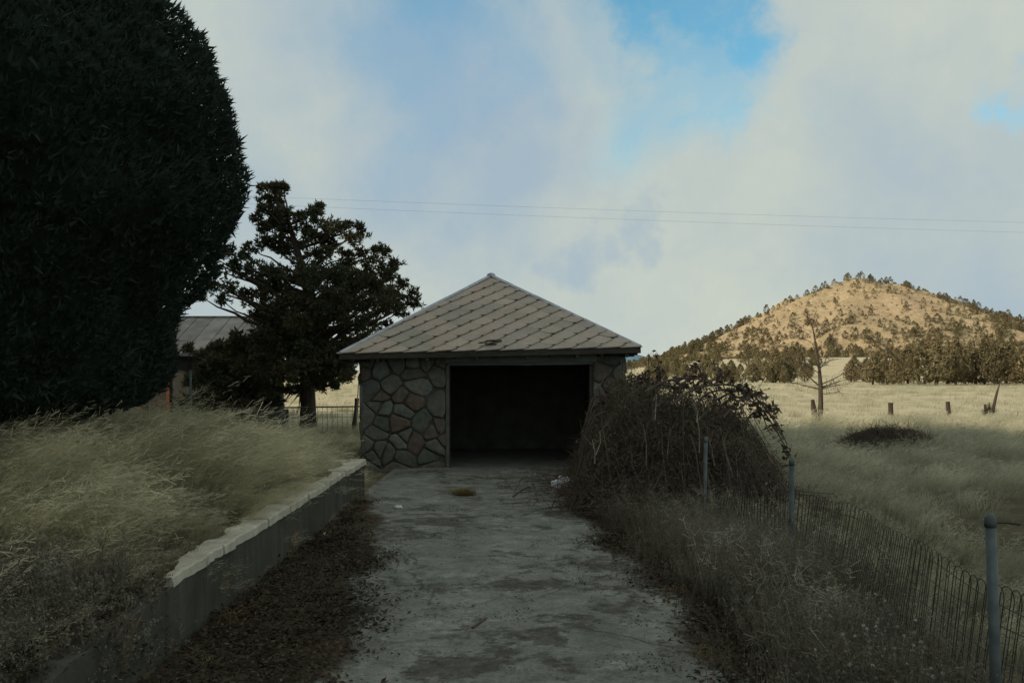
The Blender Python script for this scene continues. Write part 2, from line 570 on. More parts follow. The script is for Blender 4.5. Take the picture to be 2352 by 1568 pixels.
# ------------------------------------------------------------------ scatter by geometry nodes (stuff only)
def scatter(name, pts, rot, scl, variants, label, cat, parent=None):
    me = bpy.data.meshes.new(name)
    pts = np.asarray(pts, np.float32)
    n = len(pts)
    me.vertices.add(n)
    me.vertices.foreach_set('co', pts.reshape(-1))
    a = me.attributes.new('rot', 'FLOAT_VECTOR', 'POINT'); a.data.foreach_set('vector', np.asarray(rot, np.float32).reshape(-1))
    scl = np.asarray(scl, np.float32)
    if scl.ndim == 1: scl = np.repeat(scl[:, None], 3, 1)
    a = me.attributes.new('scl', 'FLOAT_VECTOR', 'POINT'); a.data.foreach_set('vector', scl.reshape(-1))
    a = me.attributes.new('pick', 'INT', 'POINT'); a.data.foreach_set('value', rng.integers(0, len(variants), n).astype(np.int32))
    me.update()
    o = link(name, me, parent)
    tag(o, label, cat, None, 'stuff')
    ng = bpy.data.node_groups.new(name, 'GeometryNodeTree')
    ng.interface.new_socket('Geometry', in_out='INPUT', socket_type='NodeSocketGeometry')
    ng.interface.new_socket('Geometry', in_out='OUTPUT', socket_type='NodeSocketGeometry')
    N, L = ng.nodes.new, ng.links.new
    gi, go = N('NodeGroupInput'), N('NodeGroupOutput')
    iop = N('GeometryNodeInstanceOnPoints')
    L(gi.outputs[0], iop.inputs['Points'])
    gti = N('GeometryNodeGeometryToInstance')
    for k, v in reversed(list(enumerate(variants))):
        oi = N('GeometryNodeObjectInfo')
        src = bpy.data.objects.new(name + '_source', v)
        oi.inputs['Object'].default_value = src
        L(oi.outputs['Geometry'], gti.inputs[0])
    L(gti.outputs[0], iop.inputs['Instance'])
    iop.inputs['Pick Instance'].default_value = True

    def at(nm, ty):
        q = N('GeometryNodeInputNamedAttribute'); q.data_type = ty; q.inputs['Name'].default_value = nm
        return [s for s in q.outputs if s.enabled and s.name == 'Attribute'][0]
    L(at('pick', 'INT'), iop.inputs['Instance Index'])
    e2r = N('FunctionNodeEulerToRotation')
    L(at('rot', 'FLOAT_VECTOR'), e2r.inputs[0])
    L(e2r.outputs[0], iop.inputs['Rotation'])
    L(at('scl', 'FLOAT_VECTOR'), iop.inputs['Scale'])
    L(iop.outputs[0], go.inputs[0])
    md = o.modifiers.new('scatter', 'NODES')
    md.node_group = ng
    return o


def blades(name, mat, n, h, spread, width, lean, droop, seg=4, heads=0.0, hv=.35):
    """a clump of n tapering blades; some carry a feathery head"""
    V, T = [], []
    for i in range(n):
        a = rng.uniform(0, 2 * np.pi); r = spread * math.sqrt(rng.random())
        b = np.array((r * math.cos(a), r * math.sin(a), -.04))
        hh = h * (1 + rng.uniform(-hv, hv))
        d = np.array((lean + rng.normal(0, .26), rng.normal(0, .26)))
        t = np.linspace(0, 1, seg + 1)
        bend = t * .35 + droop * t ** 2.4
        c = np.stack([b[0] + d[0] * hh * bend, b[1] + d[1] * hh * bend, b[2] + hh * (t - .32 * droop * t ** 2.6)], 1)
        fa = rng.uniform(0, np.pi)
        side = np.array((math.cos(fa), math.sin(fa), 0))
        w = width * rng.uniform(.7, 1.3) * (1 - t ** 1.6 * .9) * .5
        lft, rgt = c - side * w[:, None], c + side * w[:, None]
        for k in range(seg):
            V.append([lft[k], rgt[k], rgt[k + 1], lft[k + 1]]); T.append([t[k], t[k], t[k + 1], t[k + 1]])
        if rng.random() < heads:
            for q in range(7):
                tt = rng.uniform(.72, 1.0)
                pc = np.array([np.interp(tt, t, c[:, j]) for j in range(3)])
                dr = unit(np.array((d[0] * .8 + rng.normal(0, .5), rng.normal(0, .5), rng.uniform(-.3, .6)))) * hh * rng.uniform(.05, .12)
                sd = unit(np.cross(dr, rng.normal(size=3))) * width * .9
                V.append([pc - sd * .4, pc + sd * .4, pc + dr + sd * .5, pc + dr - sd * .5]); T.append([.9, .9, 1, 1])
    return tri_mesh(name, np.array(V), mat, np.array(T), k=4)


def weed_clump(name, mat, n, h, spread, width):
    V, T = [], []

    def stem(p, d, L, w, t0, t1):
        sd = unit(np.cross(d, rng.normal(size=3))) * w
        q = p + d * L * .5 + rng.normal(0, .02, 3) * L
        e = p + d * L + rng.normal(0, .05, 3) * L
        tm = (t0 + t1) / 2
        V.append([p - sd, p + sd, q + sd * .8, q - sd * .8]); T.append([t0, t0, tm, tm])
        V.append([q - sd * .8, q + sd * .8, e + sd * .35, e - sd * .35]); T.append([tm, tm, t1, t1])
        return q, e
    for i in range(n):
        a = rng.uniform(0, 2 * np.pi); r = spread * math.sqrt(rng.random())
        p = np.array((r * math.cos(a), r * math.sin(a), -.03))
        L = h * rng.uniform(.5, 1.15)
        d = unit(np.array((rng.normal(0, .2), rng.normal(0, .2), 1)))
        q, e = stem(p, d, L, width, 0, .8)
        for k in range(rng.integers(4, 9)):
            s = p + (e - p) * rng.uniform(.3, 1.0)
            dd = unit(np.array((rng.normal(0, .55), rng.normal(0, .55), rng.uniform(.5, 1))))
            q2, e2 = stem(s, dd, L * rng.uniform(.10, .3), width * .55, .5, .95)
            for m in range(3):
                c = s + (e2 - s) * rng.uniform(.4, 1) + rng.normal(0, .008, 3)
                u = rng.normal(size=3); u = unit(u) * rng.uniform(.004, .011); v = unit(np.cross(u, rng.normal(size=3))) * rng.uniform(.002, .005)
                V.append([c - u - v, c + u - v, c + u + v, c - u + v]); T.append([.8, .8, 1, 1])
    return tri_mesh(name, np.array(V), mat, np.array(T), k=4)


def sprigs(centres, outward, size, n_each=5, upbias=.35, spread=.8, wid=.16):
    """spiky little leaf sprays: (n*n_each, 3, 3) triangles and t"""
    c = np.repeat(centres, n_each, 0)
    o = np.repeat(outward, n_each, 0)
    m = len(c)
    d = unit(o + rng.normal(0, spread, (m, 3)) + np.array((0, 0, upbias)))
    s = (np.repeat(size, n_each) * rng.uniform(.6, 1.25, m))[:, None]
    sd = unit(np.cross(d, rng.normal(size=(m, 3)))) * s * wid * rng.uniform(.7, 1.4, (m, 1))
    st = c + rng.normal(0, .18, (m, 3)) * s
    tri = np.stack([st - sd, st + sd, st + d * s], 1)
    t = np.tile(np.array((0.15, .15, 1.0)), (m, 1)) * rng.uniform(.5, 1, (m, 1))
    return tri, t


# ================================================================== THE SETTING
def lines(lo, hi, step):
    return np.arange(lo, hi + 1e-6, step)


def grow(start, end, s0, g):
    out = []; x = start; s = s0
    sg = 1 if end > start else -1
    while (end - x) * sg > 0:
        s *= g; x += s * sg; out.append(x)
    return np.array(out)


def grid_mesh(name, xs, ys, zf, mat, smooth=True):
    X, Y = np.meshgrid(xs, ys, indexing='ij')
    Z = zf(X, Y)
    v = np.stack([X, Y, Z], -1).reshape(-1, 3)
    nx, ny = len(xs), len(ys)
    i = np.arange(nx - 1)[:, None] * ny + np.arange(ny - 1)[None]
    q = np.stack([i, i + ny, i + ny + 1, i + 1], -1).reshape(-1, 4)
    me = bpy.data.meshes.new(name)
    me.from_pydata(v.tolist(), [], q.tolist())
    me.materials.append(mat)
    if smooth: me.polygons.foreach_set('use_smooth', np.ones(len(me.polygons), bool))
    me.update()
    return me


xs = np.unique(np.round(np.concatenate([lines(-14, 14, .35), [-2.22, -2.26, -2.30, -2.37, -2.44, -2.52], grow(14, 60, .35, 1.12), lines(66, 420, 9), grow(420, 9000, 12, 1.35),
                                        grow(-14, -9000, .4, 1.22)]), 3))
ys = np.unique(np.round(np.concatenate([lines(-6, 34, .35), grow(34, 90, .35, 1.12), lines(96, 460, 9), grow(460, 12000, 12, 1.3),
                                        grow(-6, -3000, .5, 1.3)]), 3))
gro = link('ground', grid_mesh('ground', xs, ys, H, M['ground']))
tag(gro, 'dry grassy ground from the yard out to the far field', 'ground', None, 'structure')

# hill: polar sheet sunk into the ground at its foot
nr, na = 60, 150
qq = np.concatenate([np.linspace(.5, 150, nr - 6), np.linspace(156, 185, 6)])
th = np.linspace(0, 2 * np.pi, na, endpoint=False)
Q, TH = np.meshgrid(qq, th, indexing='ij')
c_, s_ = np.cos(TH), np.sin(TH)
st = 1 + .24 * np.clip(c_, 0, 1) ** 1.5 + .22 * np.clip(-s_, 0, 1) + .2 * np.clip(s_, 0, 1)
HX, HY = HC[0] + Q * st * c_, HC[1] + Q * st * s_
hv = np.stack([HX, HY, hill_z(HX, HY)], -1).reshape(-1, 3)
i = np.arange(nr - 1)[:, None] * na + np.arange(na)[None]
j = np.arange(nr - 1)[:, None] * na + (np.arange(na)[None] + 1) % na
hq = np.stack([i, i + na, j + na, j], -1).reshape(-1, 4).tolist() + [list(range(na))]
me = bpy.data.meshes.new('hill'); me.from_pydata(hv.tolist(), [], hq); me.materials.append(M['hill'])
me.polygons.foreach_set('use_smooth', np.ones(len(me.polygons), bool)); me.update()
tag(link('hill', me), 'sunlit conical hill dotted with junipers', 'hill', None, 'structure')

# far blue mountain, a real ridge 11 km off
mx_ = np.linspace(300, 3400, 120)
ridge = 215 * np.exp(-((mx_ - 1500) / 420) ** 2) + 90 * np.exp(-((mx_ - 2600) / 700) ** 2) + 25 * vn(mx_, mx_ * 0, 260) - 20
V = []; F = []
for k, (x, z) in enumerate(zip(mx_, ridge)):
    V += [(x, 10000, -30), (x, 11000, z * .6), (x, 11800, z), (x, 13500, -30)]
    if k: F += [((k - 1) * 4 + a, k * 4 + a, k * 4 + a + 1, (k - 1) * 4 + a + 1) for a in range(3)]
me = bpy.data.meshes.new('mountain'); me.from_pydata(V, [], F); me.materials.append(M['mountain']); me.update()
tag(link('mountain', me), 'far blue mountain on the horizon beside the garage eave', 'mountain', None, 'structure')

# driveway slab
xs2 = np.linspace(-2.26, 1.75, 46); ys2 = np.linspace(-6, 17.46, 130)
def drive_z(X, Y):
    return base_h(X, Y) + .05 + (vn(X, Y, .7, 6) - .5) * .035 + (vn(X, Y, 2.2, 7) - .5) * .04 - .10 * ss(1.45, 1.75, X)
def drive_edge(X, Y):
    l = np.interp(Y, [-6, 4, 7, 11, 13.3, 15], [-1.0, -1.05, -1.15, -1.55, -2.05, -2.6])
    r_ = np.interp(Y, [-6, 4, 6, 7.1, 8.3, 10, 13.3, 17], [1.55, 1.5, 1.30, 1.18, 1.24, 1.0, .88, 1.0])
    return np.maximum(l - X, X - r_)      # > 0 where soil and leaves lie


dme = grid_mesh('driveway', xs2, ys2, drive_z, M['concrete'])
XX, YY = np.meshgrid(xs2, ys2, indexing='ij')
dme.attributes.new('edge', 'FLOAT', 'POINT').data.foreach_set('value', drive_edge(XX, YY).reshape(-1).astype(np.float32))
tag(link('driveway', dme), 'cracked worn concrete driveway leading to the stone garage', 'driveway', None, 'structure')


def GZ(x, y):
    """top of whatever one stands on"""
    g = H(x, y)
    ins = (np.asarray(x) > -2.26) & (np.asarray(x) < 1.75) & (np.asarray(y) < 17.46)
    return np.where(ins, np.maximum(g, drive_z(np.asarray(x, float), np.asarray(y, float))), g)


def YG(yd):
    return 1.90 * 2090 / (yd - 850)


# ------------------------------------------------------------------ retaining wall
wall = empty('retaining_wall', (-2.36, 9, 0))
tag(wall, 'low concrete retaining wall with broken pale coping along the left of the driveway', 'retaining wall')
WO = np.array((-2.36, 9, 0.))
yw = np.concatenate([np.linspace(-4, 5.9, 40), np.linspace(6.02, 13.8, 40)])
V = []; F = []
for k, y in enumerate(yw):
    t = wall_top(y) - (.06 if y > 6 else .075) + (0 if y > 6 else (vn(y * 1.0, 0, .22, 3) - .5) * .08)
    b = base_h(0, y) - .3
    x0 = -2.24 + (vn(y, 3., .9, 5) - .5) * .02
    V += [(x0, y, b), (x0, y, t), (-2.50, y, t), (-2.50, y, b)]
    if k: F += [((k - 1) * 4 + a, k * 4 + a, k * 4 + (a + 1) % 4, (k - 1) * 4 + (a + 1) % 4) for a in range(4)]
F += [(0, 1, 2, 3), tuple((len(yw) - 1) * 4 + a for a in (3, 2, 1, 0))]
mb = MB(); mb.add(np.array(V) - WO, F)
# short return of the wall at its far end
mb.box(np.array((-2.95, 13.56, base_h(0, 14) - .3)) - WO, np.array((-2.503, 13.8, .23)) - WO)
mb.build('wall_body', M['wallc'], wall)
# coping pieces with ragged inner edges and chipped ends
cuts = [6.0, 7.06, 8.31, 9.7, 9.98, 11.05, 12.2, 13.82]
for a, b in zip(cuts[:-1], cuts[1:]):
    n = max(4, int((b - a) / .07))
    yy = np.linspace(a + .008, b - .008, n)
    lo = wall_top(yy) - .062
    hi = wall_top(yy) + .004 + rng.uniform(-.004, .012) + rng.normal(0, .003, n)
    xr = -2.222 + rng.normal(0, .006, n) + rng.uniform(-.010, .010) - .03 * np.clip(vn(yy, 5., .16, 1) - .72, 0, 1) * 4
    rag = (vn(yy, 1., .30, 2) - .5) * .17 + rng.normal(0, .012, n)
    xl = -2.43 + rag
    if a == 6.0: xl += np.linspace(.10, 0, n)
    V = []; F = []
    for k in range(n):
        V += [(xr[k], yy[k], lo[k]), (xr[k] - .004, yy[k], hi[k] - .012), (xr[k] - .016, yy[k], hi[k]), (xl[k], yy[k], hi[k] - .004), (xl[k] - .02, yy[k], lo[k])]
        if k: F += [((k - 1) * 5 + q, k * 5 + q, k * 5 + (q + 1) % 5, (k - 1) * 5 + (q + 1) % 5) for q in range(5)]
    F += [(0, 1, 2, 3, 4), tuple((n - 1) * 5 + q for q in (4, 3, 2, 1, 0))]
    MB().add(np.array(V) - WO, F).build('coping', M['coping'], wall)
mb = MB().box(np.array((-2.93, 13.55, .232)) - WO, np.array((-2.50, 13.83, .292)) - WO, Euler((0, R(1), R(-3))))
mb.build('coping', M['coping'], wall)

# ------------------------------------------------------------------ stone garage
GY = 17.5
GB = -0.30            # floor
GX0, GX1 = -2.91, 2.17
OX0, OX1 = -1.22, 1.50
GTOP = 1.97
gar = empty('stone_garage', (-.42, GY, GB))
tag(gar, 'old rubble stone garage with a shingled pyramid roof and open dark doorway', 'garage')
GO = np.array((-.42, GY, GB))


def part(mb, name, mat, parent=gar, O=GO, smooth=False):
    mb.v = [v - O for v in mb.v]
    return mb.build(name, mat, parent, smooth)


mb = MB()
mb.box((GX0, GY + .03, GB - .3), (OX0 - .03, GY + .35, GTOP))                 # left pier core
mb.box((OX1 + .03, GY + .03, GB - .3), (GX1, GY + .35, GTOP))
mb.box((GX0, GY + .353, GB - .3), (GX0 + .35, GY + 5.1, GTOP))
mb.box((GX1 - .35, GY + .353, GB - .3), (GX1, GY + 5.1, GTOP))
mb.box((GX0 + .353, GY + 4.78, GB - .3), (GX1 - .353, GY + 5.1, GTOP))
part(mb, 'wall_core', M['mortar'])
part(MB().box((GX0 + .353, GY + .36, GTOP - .06), (GX1 - .353, GY + 4.77, GTOP - .01)), 'ceiling', M['inner'])
part(MB().box((GX0 + .353, GY - .03, GB - .25), (GX1 - .353, GY + 4.77, GB + .035)), 'floor_slab', M['beam'])
mb = MB()
mb.box((GX0 + .36, GY + 4.70, GB + .04), (GX1 - .36, GY + 4.775, GTOP - .07))
mb.box((GX0 + .36, GY + .37, GB + .04), (GX0 + .40, GY + 4.69, GTOP - .07))
mb.box((GX1 - .40, GY + .37, GB + .04), (GX1 - .36, GY + 4.69, GTOP - .07))
part(mb, 'inner_lining', M['inner'])
part(MB().box((OX0 - .06, GY - .03, 1.80), (OX1 + .13, GY + .30, GTOP), Euler((0, R(-.5), 0))), 'lintel', M['beam'])
part(MB().box((OX0 - .02, GY - .055, 1.742), (-.25, GY - .005, 1.812), Euler((0, R(-.3), 0))), 'lintel_board', M['pale_board'])
part(MB().box((-.24, GY - .06, 1.745), (.42, GY - .005, 1.80), Euler((0, R(.4), 0))), 'lintel_board', M['pale_board'])
part(MB().box((.43, GY - .055, 1.755), (OX1 + .05, GY - .005, 1.825), Euler((0, R(-.8), 0))), 'lintel_board', M['pale_board'])
part(MB().box((OX0 - .045, GY - .015, GB + .02), (OX0 + .01, GY + .30, 1.74)), 'door_jamb', M['pale_board'])
part(MB().box((OX1 - .01, GY - .015, GB + .02), (OX1 + .045, GY + .30, 1.74)), 'door_jamb', M['dark_wood'])
part(MB().box((OX0 + .012, GY - .07, GB - .2), (OX1 - .012, GY + .12, GB + .065)), 'door_sill', M['beam'])


def clip(poly, n, d):
    """keep n.p <= d"""
    out = []
    for i in range(len(poly)):
        a, b = poly[i], poly[(i + 1) % len(poly)]
        da, db = a @ n - d, b @ n - d
        if da <= 0: out.append(a)
        if da * db < 0: out.append(a + (b - a) * (da / (da - db)))
    return out


def rubble(x0, x1, z0, z1, place, cell=.30, seed=1):
    r = np.random.default_rng(seed)
    seeds = []
    nz = max(1, int(round((z1 - z0) / (cell * .82)))); nx = max(1, int(round((x1 - x0) / cell)))
    for a in range(nz):
        for b in range(nx):
            if r.random() < .20: continue
            seeds.append(((b + .5 + (a % 2) * .45 - .22 + r.uniform(-.52, .52)) / nx * (x1 - x0) + x0, (a + .5 + r.uniform(-.50, .50)) / nz * (z1 - z0) + z0))
    seeds = np.array(seeds)
    for i, s in enumerate(seeds):
        poly = [np.array(q) for q in ((x0, z0), (x1, z0), (x1, z1), (x0, z1))]
        for j, t in enumerate(seeds):
            if i == j or np.hypot(*(s - t)) > cell * 3: continue
            n = t - s; L = np.hypot(*n); n = n / L
            poly = clip(poly, n, n @ ((s + t) / 2) - .007)
            if len(poly) < 3: break
        if len(poly) < 3: continue
        # drop tiny edges, then wobble and chamfer
        q = [p for k, p in enumerate(poly) if np.hypot(*(p - poly[k - 1])) > .035]
        if len(q) < 3: continue
        q = np.array(q)
        # cut the corners a little so stones look hand broken
        q2 = []
        for k in range(len(q)):
            a, b, c = q[k - 1], q[k], q[(k + 1) % len(q)]
            f = r.uniform(.10, .24)
            q2 += [b + (a - b) * f, b + (c - b) * f]
        q = np.array(q2)
        cen = q.mean(0)
        d = .035 + r.uniform(-.012, .038)
        tilt = r.normal(0, .09, 2)
        q = cen + (q - cen) * .985 + r.normal(0, .004, q.shape)
        m = len(q)
        ring = [(q, -.03), (cen + (q - cen) * .97, d * .62), (cen + (q - cen) * .80, d)]
        V = []
        for qq_, dd in ring:
            for p in qq_: V.append((p[0], p[1], dd + ((p - cen) @ tilt if dd > 0 else 0)))
        V.append((cen[0] + r.normal(0, .02), cen[1] + r.normal(0, .02), d + r.uniform(.002, .012)))
        F = []
        for a in (0, 1): F += [(a * m + k, a * m + (k + 1) % m, (a + 1) * m + (k + 1) % m, (a + 1) * m + k) for k in range(m)]
        F += [(2 * m + k, 2 * m + (k + 1) % m, 3 * m) for k in range(m)]
        V = np.array([place(*p) for p in V])
        part(MB().add(V, F), 'stone', M['stone'])


rubble(GX0, OX0 - .05, GB - .12, GTOP - .02, lambda u, v, d: (u, GY + .028 - d, v), .30, 4)
rubble(OX1 + .05, GX1, GB - .12, GTOP - .02, lambda u, v, d: (u, GY + .028 - d, v), .32, 5)
rubble(GY + .01, GY + 5.1, GB - .12, GTOP - .02, lambda u, v, d: (GX0 + .002 - d, u, v), .40, 6)
rubble(GY + .01, GY + 5.1, GB - .12, GTOP - .02, lambda u, v, d: (GX1 - .002 + d, u, v), .40, 8)

# roof, slightly out of level
RX, RY0, EZ = -.42, 17.1, 2.035
RH, RR = 2.82, 1.66                     # half width, rise
rf = empty('roof', (0, 0, 0), gar)
rf.location = Vector((RX, RY0 + RH, EZ)) - Vector(GO)
rf.rotation_euler = (0, R(-1.25), 0)
SL = math.hypot(RH, RR)
NS, NC = RR / SL, RH / SL               # sin, cos of the pitch


def slope_pt(side, u, v, n):
    """u along the eave, v up the slope, n out of it; side 0 = front"""
    x, y, z = u, -RH + v * NC - n * NS, v * NS + n * NC
    c, s = [(1, 0), (0, 1), (-1, 0), (0, -1)][side]
    return (x * c - y * s, x * s + y * c, z)


deck = MB()
tri = [np.array(slope_pt(k, -RH, 0, 0)) for k in range(4)]
ap = np.array((0, 0, RR))
deck.add(tri + [ap], [(0, 1, 4), (1, 2, 4), (2, 3, 4), (3, 0, 4), (3, 2, 1, 0)])
deck.build('roof_deck', M['dark_wood'], rf)
DW, DH = .452, .43


def shingle_geo(side, cu, cv, r):
    w2, h2 = DW / 2 + .004, DH / 2
    tip = .26
    poly = [np.array(p) for p in ((cu - w2 * tip, cv - h2 * (1 - tip)), (cu + w2 * tip, cv - h2 * (1 - tip)), (cu + w2, cv), (cu + w2 * .2, cv + h2 * .86), (cu - w2 * .2, cv + h2 * .86), (cu - w2, cv))]
    ns = np.array((SL, RH)) / math.hypot(SL, RH)
    for n, d in ((ns, ns[0] * (RH - .012)), (np.array((-ns[0], ns[1])), ns[0] * (RH - .012)), (np.array((0, -1.)), .045)):
        poly = clip(poly, n, d)
        if len(poly) < 3: return None
    q = np.array(poly)
    if q[:, 0].max() - q[:, 0].min() < .03: return None
    if q[:, 1].max() - q[:, 1].min() < .03: return None
    lift = r.uniform(0, .005) + (r.random() < .06) * .014
    off = .014 + .021 * (cv + h2 - q[:, 1]) / DH + .028 * (q[:, 0] - cu) / DW + lift * (cv + h2 - q[:, 1]) / DH + r.normal(0, .0012, len(q))
    m = len(q)
    V = [slope_pt(side, a, b, o) for (a, b), o in zip(q, off)] + [slope_pt(side, a, b, max(o - .020, .001)) for (a, b), o in zip(q, off)]
    F = [tuple(range(m)), tuple(range(2 * m - 1, m - 1, -1))] + [(k, m + k, m + (k + 1) % m, (k + 1) % m) for k in range(m)]
    return V, F


rs = np.random.default_rng(12)
others = MB()
for side in range(4):
    nv = int(SL / (DH / 2)) + 3
    for j in range(-1, nv):
        for i_ in range(-9, 10):
            cu = (i_ + (.5 if j % 2 else 0)) * DW + .06; cv = j * DH / 2 + .05
            if side == 0 and abs(cu - .02) < .17 and abs(cv - .26) < .10: continue    # one has gone near the eave
            g = shingle_geo(side, cu + rs.normal(0, .004), cv + rs.normal(0, .003), rs)
            if g is None: continue
            if side == 0: MB().add(*g).build('shingle', M['shingle'], rf)
            else: others.add(*g)
o = others.build('shingles_round_the_back', M['shingle'], rf); o.name = 'shingle'; o['kind'] = 'stuff'
# curled scrap of shingle over the hole
for (u0, v0, s_, lft) in ((.0, .17, .20, .05), (.05, .30, .24, .045), (-.12, .24, .16, .03)):
    V = []; F = []
    for a in range(5):
        for b in range(3):
            uu = u0 + (a / 4 - .5) * s_ * 1.5; vv = v0 + (b / 2 - .5) * s_ * .45
            V.append(slope_pt(0, uu, vv, .02 + lft * math.sin(a / 4 * math.pi) * (1.1 - b / 2)))
    F = [(a * 3 + b, (a + 1) * 3 + b, (a + 1) * 3 + b + 1, a * 3 + b + 1) for a in range(4) for b in range(2)]
    MB().add(V, F).build('shingle_scrap', M['dark_wood'], rf)
# hip caps (metal) and apex cap
for k in range(4):
    a = np.array(slope_pt(k, -RH - .0, 0.0, .035)); b = ap + np.array((0, 0, .055))
    segs = 6
    for s in range(segs):
        p = a + (b - a) * (s / segs); q = a + (b - a) * ((s + 1) / segs + .006)
        d = unit(q - p); sd = unit(np.cross(d, (0, 0, 1))); up = np.cross(sd, d)
        w, t = .055, .004 + .003 * (s % 2)
        V = []
        for c in (p, q):
            V += [c - sd * w - up * .028, c + up * t, c + sd * w - up * .028, c + sd * w - up * .034, c + up * (t - .008), c - sd * w - up * .034]
        F = [(q_, (q_ + 1) % 6, 6 + (q_ + 1) % 6, 6 + q_) for q_ in range(6)] + [(5, 4, 3, 2, 1, 0), (6, 7, 8, 9, 10, 11)]
        MB().add(V, F).build('hip_flashing', M['flash'], rf)
MB().lathe([(.10, -.03), (.085, .03), (.03, .055), (.001, .058)], 8, tuple(ap + np.array((0, 0, .03)))).build('apex_cap', M['flash'], rf)
# eave boards and rafter tails
for k in range(4):
    mb = MB()
    c, s = [(1, 0), (0, 1), (-1, 0), (0, -1)][k]
    n0 = MB().box((-RH + .002, -RH - .02, -.125), (RH - .002, -RH + .008, -.004))
    v = n0.v[0].copy(); x, y = v[:, 0].copy(), v[:, 1].copy()
    v[:, 0], v[:, 1] = x * c - y * s, x * s + y * c
    mb.add(v, n0.f)
    mb.build('fascia_board', M['dark_wood'], rf)
    for r_ in range(12):
        u = -RH + .24 + r_ * (2 * RH - .48) / 11
        n0 = MB().box((u - .03, -RH + .012, -.16 - .02 * (r_ % 2)), (u + .03, -RH + .52, -.006))
        v = n0.v[0].copy()
        x, y = v[:, 0].copy(), v[:, 1].copy()
        v[:, 0], v[:, 1] = x * c - y * s, x * s + y * c
        MB().add(v, n0.f).build('rafter_tail', M['dark_wood'], rf)

# ------------------------------------------------------------------ old house behind the trees
hs = empty('old_house', (-14.5, 38, 0)); HO = np.array((-14.5, 38, 0.))
tag(hs, 'dark old house with a corrugated iron roof behind the trees on the left', 'house')
hx0, hx1, hy0, hy1, hze, hzr = -22.0, -10.9, 36.0, 43.5, 2.35, 3.95
mb = MB()
zb = -.5
mb.box((hx0, hy0, zb), (-14.65, hy0 + .2, hze)); mb.box((-13.65, hy0, zb), (hx1, hy0 + .2, hze))
mb.box((-14.65, hy0, 2.05), (-13.65, hy0 + .2, hze))
mb.box((hx0, hy1 - .2, zb), (hx1, hy1, hze)); mb.box((hx0, hy0 + .202, zb), (hx0 + .2, hy1 - .202, hze)); mb.box((hx1 - .2, hy0 + .202, zb), (hx1, hy1 - .202, hze))
hm = (hy0 + hy1) / 2
for x in (hx0 + .02, hx1 - .18):
    mb.add([(x, hy0, hze), (x, hy1, hze), (x, hm, hzr - .05), (x + .16, hy0, hze), (x + .16, hy1, hze), (x + .16, hm, hzr - .05)], [(0, 2, 1), (3, 4, 5), (0, 1, 4, 3), (1, 2, 5, 4), (2, 0, 3, 5)])
part(mb, 'wall', M['siding'], hs, HO)
part(MB().box((-14.6, hy0 + .06, zb), (-13.7, hy0 + .11, 2.0)), 'door', M['dark_wood'], hs, HO)
for x in (-14.76, -13.66): part(MB().box((x, hy0 - .05, zb), (x + .13, hy0 + .04, 2.1)), 'door_frame', M['red_trim'], hs, HO)
fr = part(MB().box((-12.55, hy0 - .06, .55), (-11.55, hy0 - .003, .62)).box((-12.55, hy0 - .06, 1.18), (-11.55, hy0 - .003, 1.23)).box((-12.55, hy0 - .06, 1.85), (-11.55, hy0 - .003, 1.92)).box((-12.60, hy0 - .06, .55), (-12.553, hy0 - .003, 1.92)).box((-11.547, hy0 - .06, .55), (-11.50, hy0 - .003, 1.92)), 'window', M['beam'], hs, HO)
MB().box(np.array((-12.55, hy0 - .03, .62)) - HO, np.array((-11.55, hy0 - .010, 1.85)) - HO).build('pane', M['glass'], fr)
# corrugated sheets
sheet_w = .72
for sgn in (-1, 1):
    x = hx0 - .35
    while x < hx1 + .35:
        n = 28
        u = np.linspace(0, min(sheet_w + .03, hx1 + .38 - x), n)
        V = []
        for e in (0, 1):
            y = hm + sgn * ((hy1 - hy0) / 2 + .45) * (1 - e); z = hze - .18 + (hzr - hze + .18) * e + .03
            for a in u: V.append((x + a, y, z + .016 * math.cos(a / .0762 * 2 * math.pi) + rng.normal(0, .001)))
        for e in (0, 1): V += [(V[e * n + a][0], V[e * n + a][1], V[e * n + a][2] - .004) for a in range(n)]
        F = [(a, a + 1, n + a + 1, n + a) for a in range(n - 1)] + [(2 * n + a, 3 * n + a, 3 * n + a + 1, 2 * n + a + 1) for a in range(n - 1)]
        F += [(a, 2 * n + a, 2 * n + a + 1, a + 1) for a in range(n - 1)]
        part(MB().add(V, F), 'roof_sheet', M['corrugated'], hs, HO, True)
        x += sheet_w
part(MB().box((hx0 - .36, hm - .14, hzr + .035), (hx1 + .36, hm + .14, hzr + .06)), 'ridge_cap', M['corrugated'], hs, HO)

# ------------------------------------------------------------------ pipe rail fence and trough beyond the bank
rl = empty('pipe_rail_fence', (-7, 29, 0)); RO = np.array((-7, 29, 0.))
tag(rl, 'wire fence with a single pipe top rail crossing in front of the juniper trunk', 'fence')
pa, pb = P(440, 939, 29), P(826, 933, 29)
part(MB().tube([pa, pb], .026, 6), 'top_rail', M['wire'], rl, RO)
pp = P(438, 850, 29)
part(MB().tube([(pp[0], 29, H(pp[0], 29) - .3), (pp[0] - .0, 29, pp[2])], [.045, .04], 8), 'post', M['galv'], rl, RO)
ptop, pbot = P(820, 914, 29.05), P(815, 968, 29.05)
part(MB().tube([pbot + (pbot - ptop) * .5, pbot, (pbot + ptop) / 2 + (.01, 0, 0), ptop], [.075, .072, .066, .070], 8), 'post', M['post_wood'], rl, RO)
for k in range(34):
    x = pa[0] + (pb[0] - pa[0]) * (k + .5) / 34
    g = float(H(x, 29))
    part(MB().tube([(x, 29.0, g - .05), (x + rng.normal(0, .008), 29.0, pa[2] + (pb[2] - pa[2]) * k / 34 - .01)], .006, 4, False), 'wire', M['wire'], rl, RO)
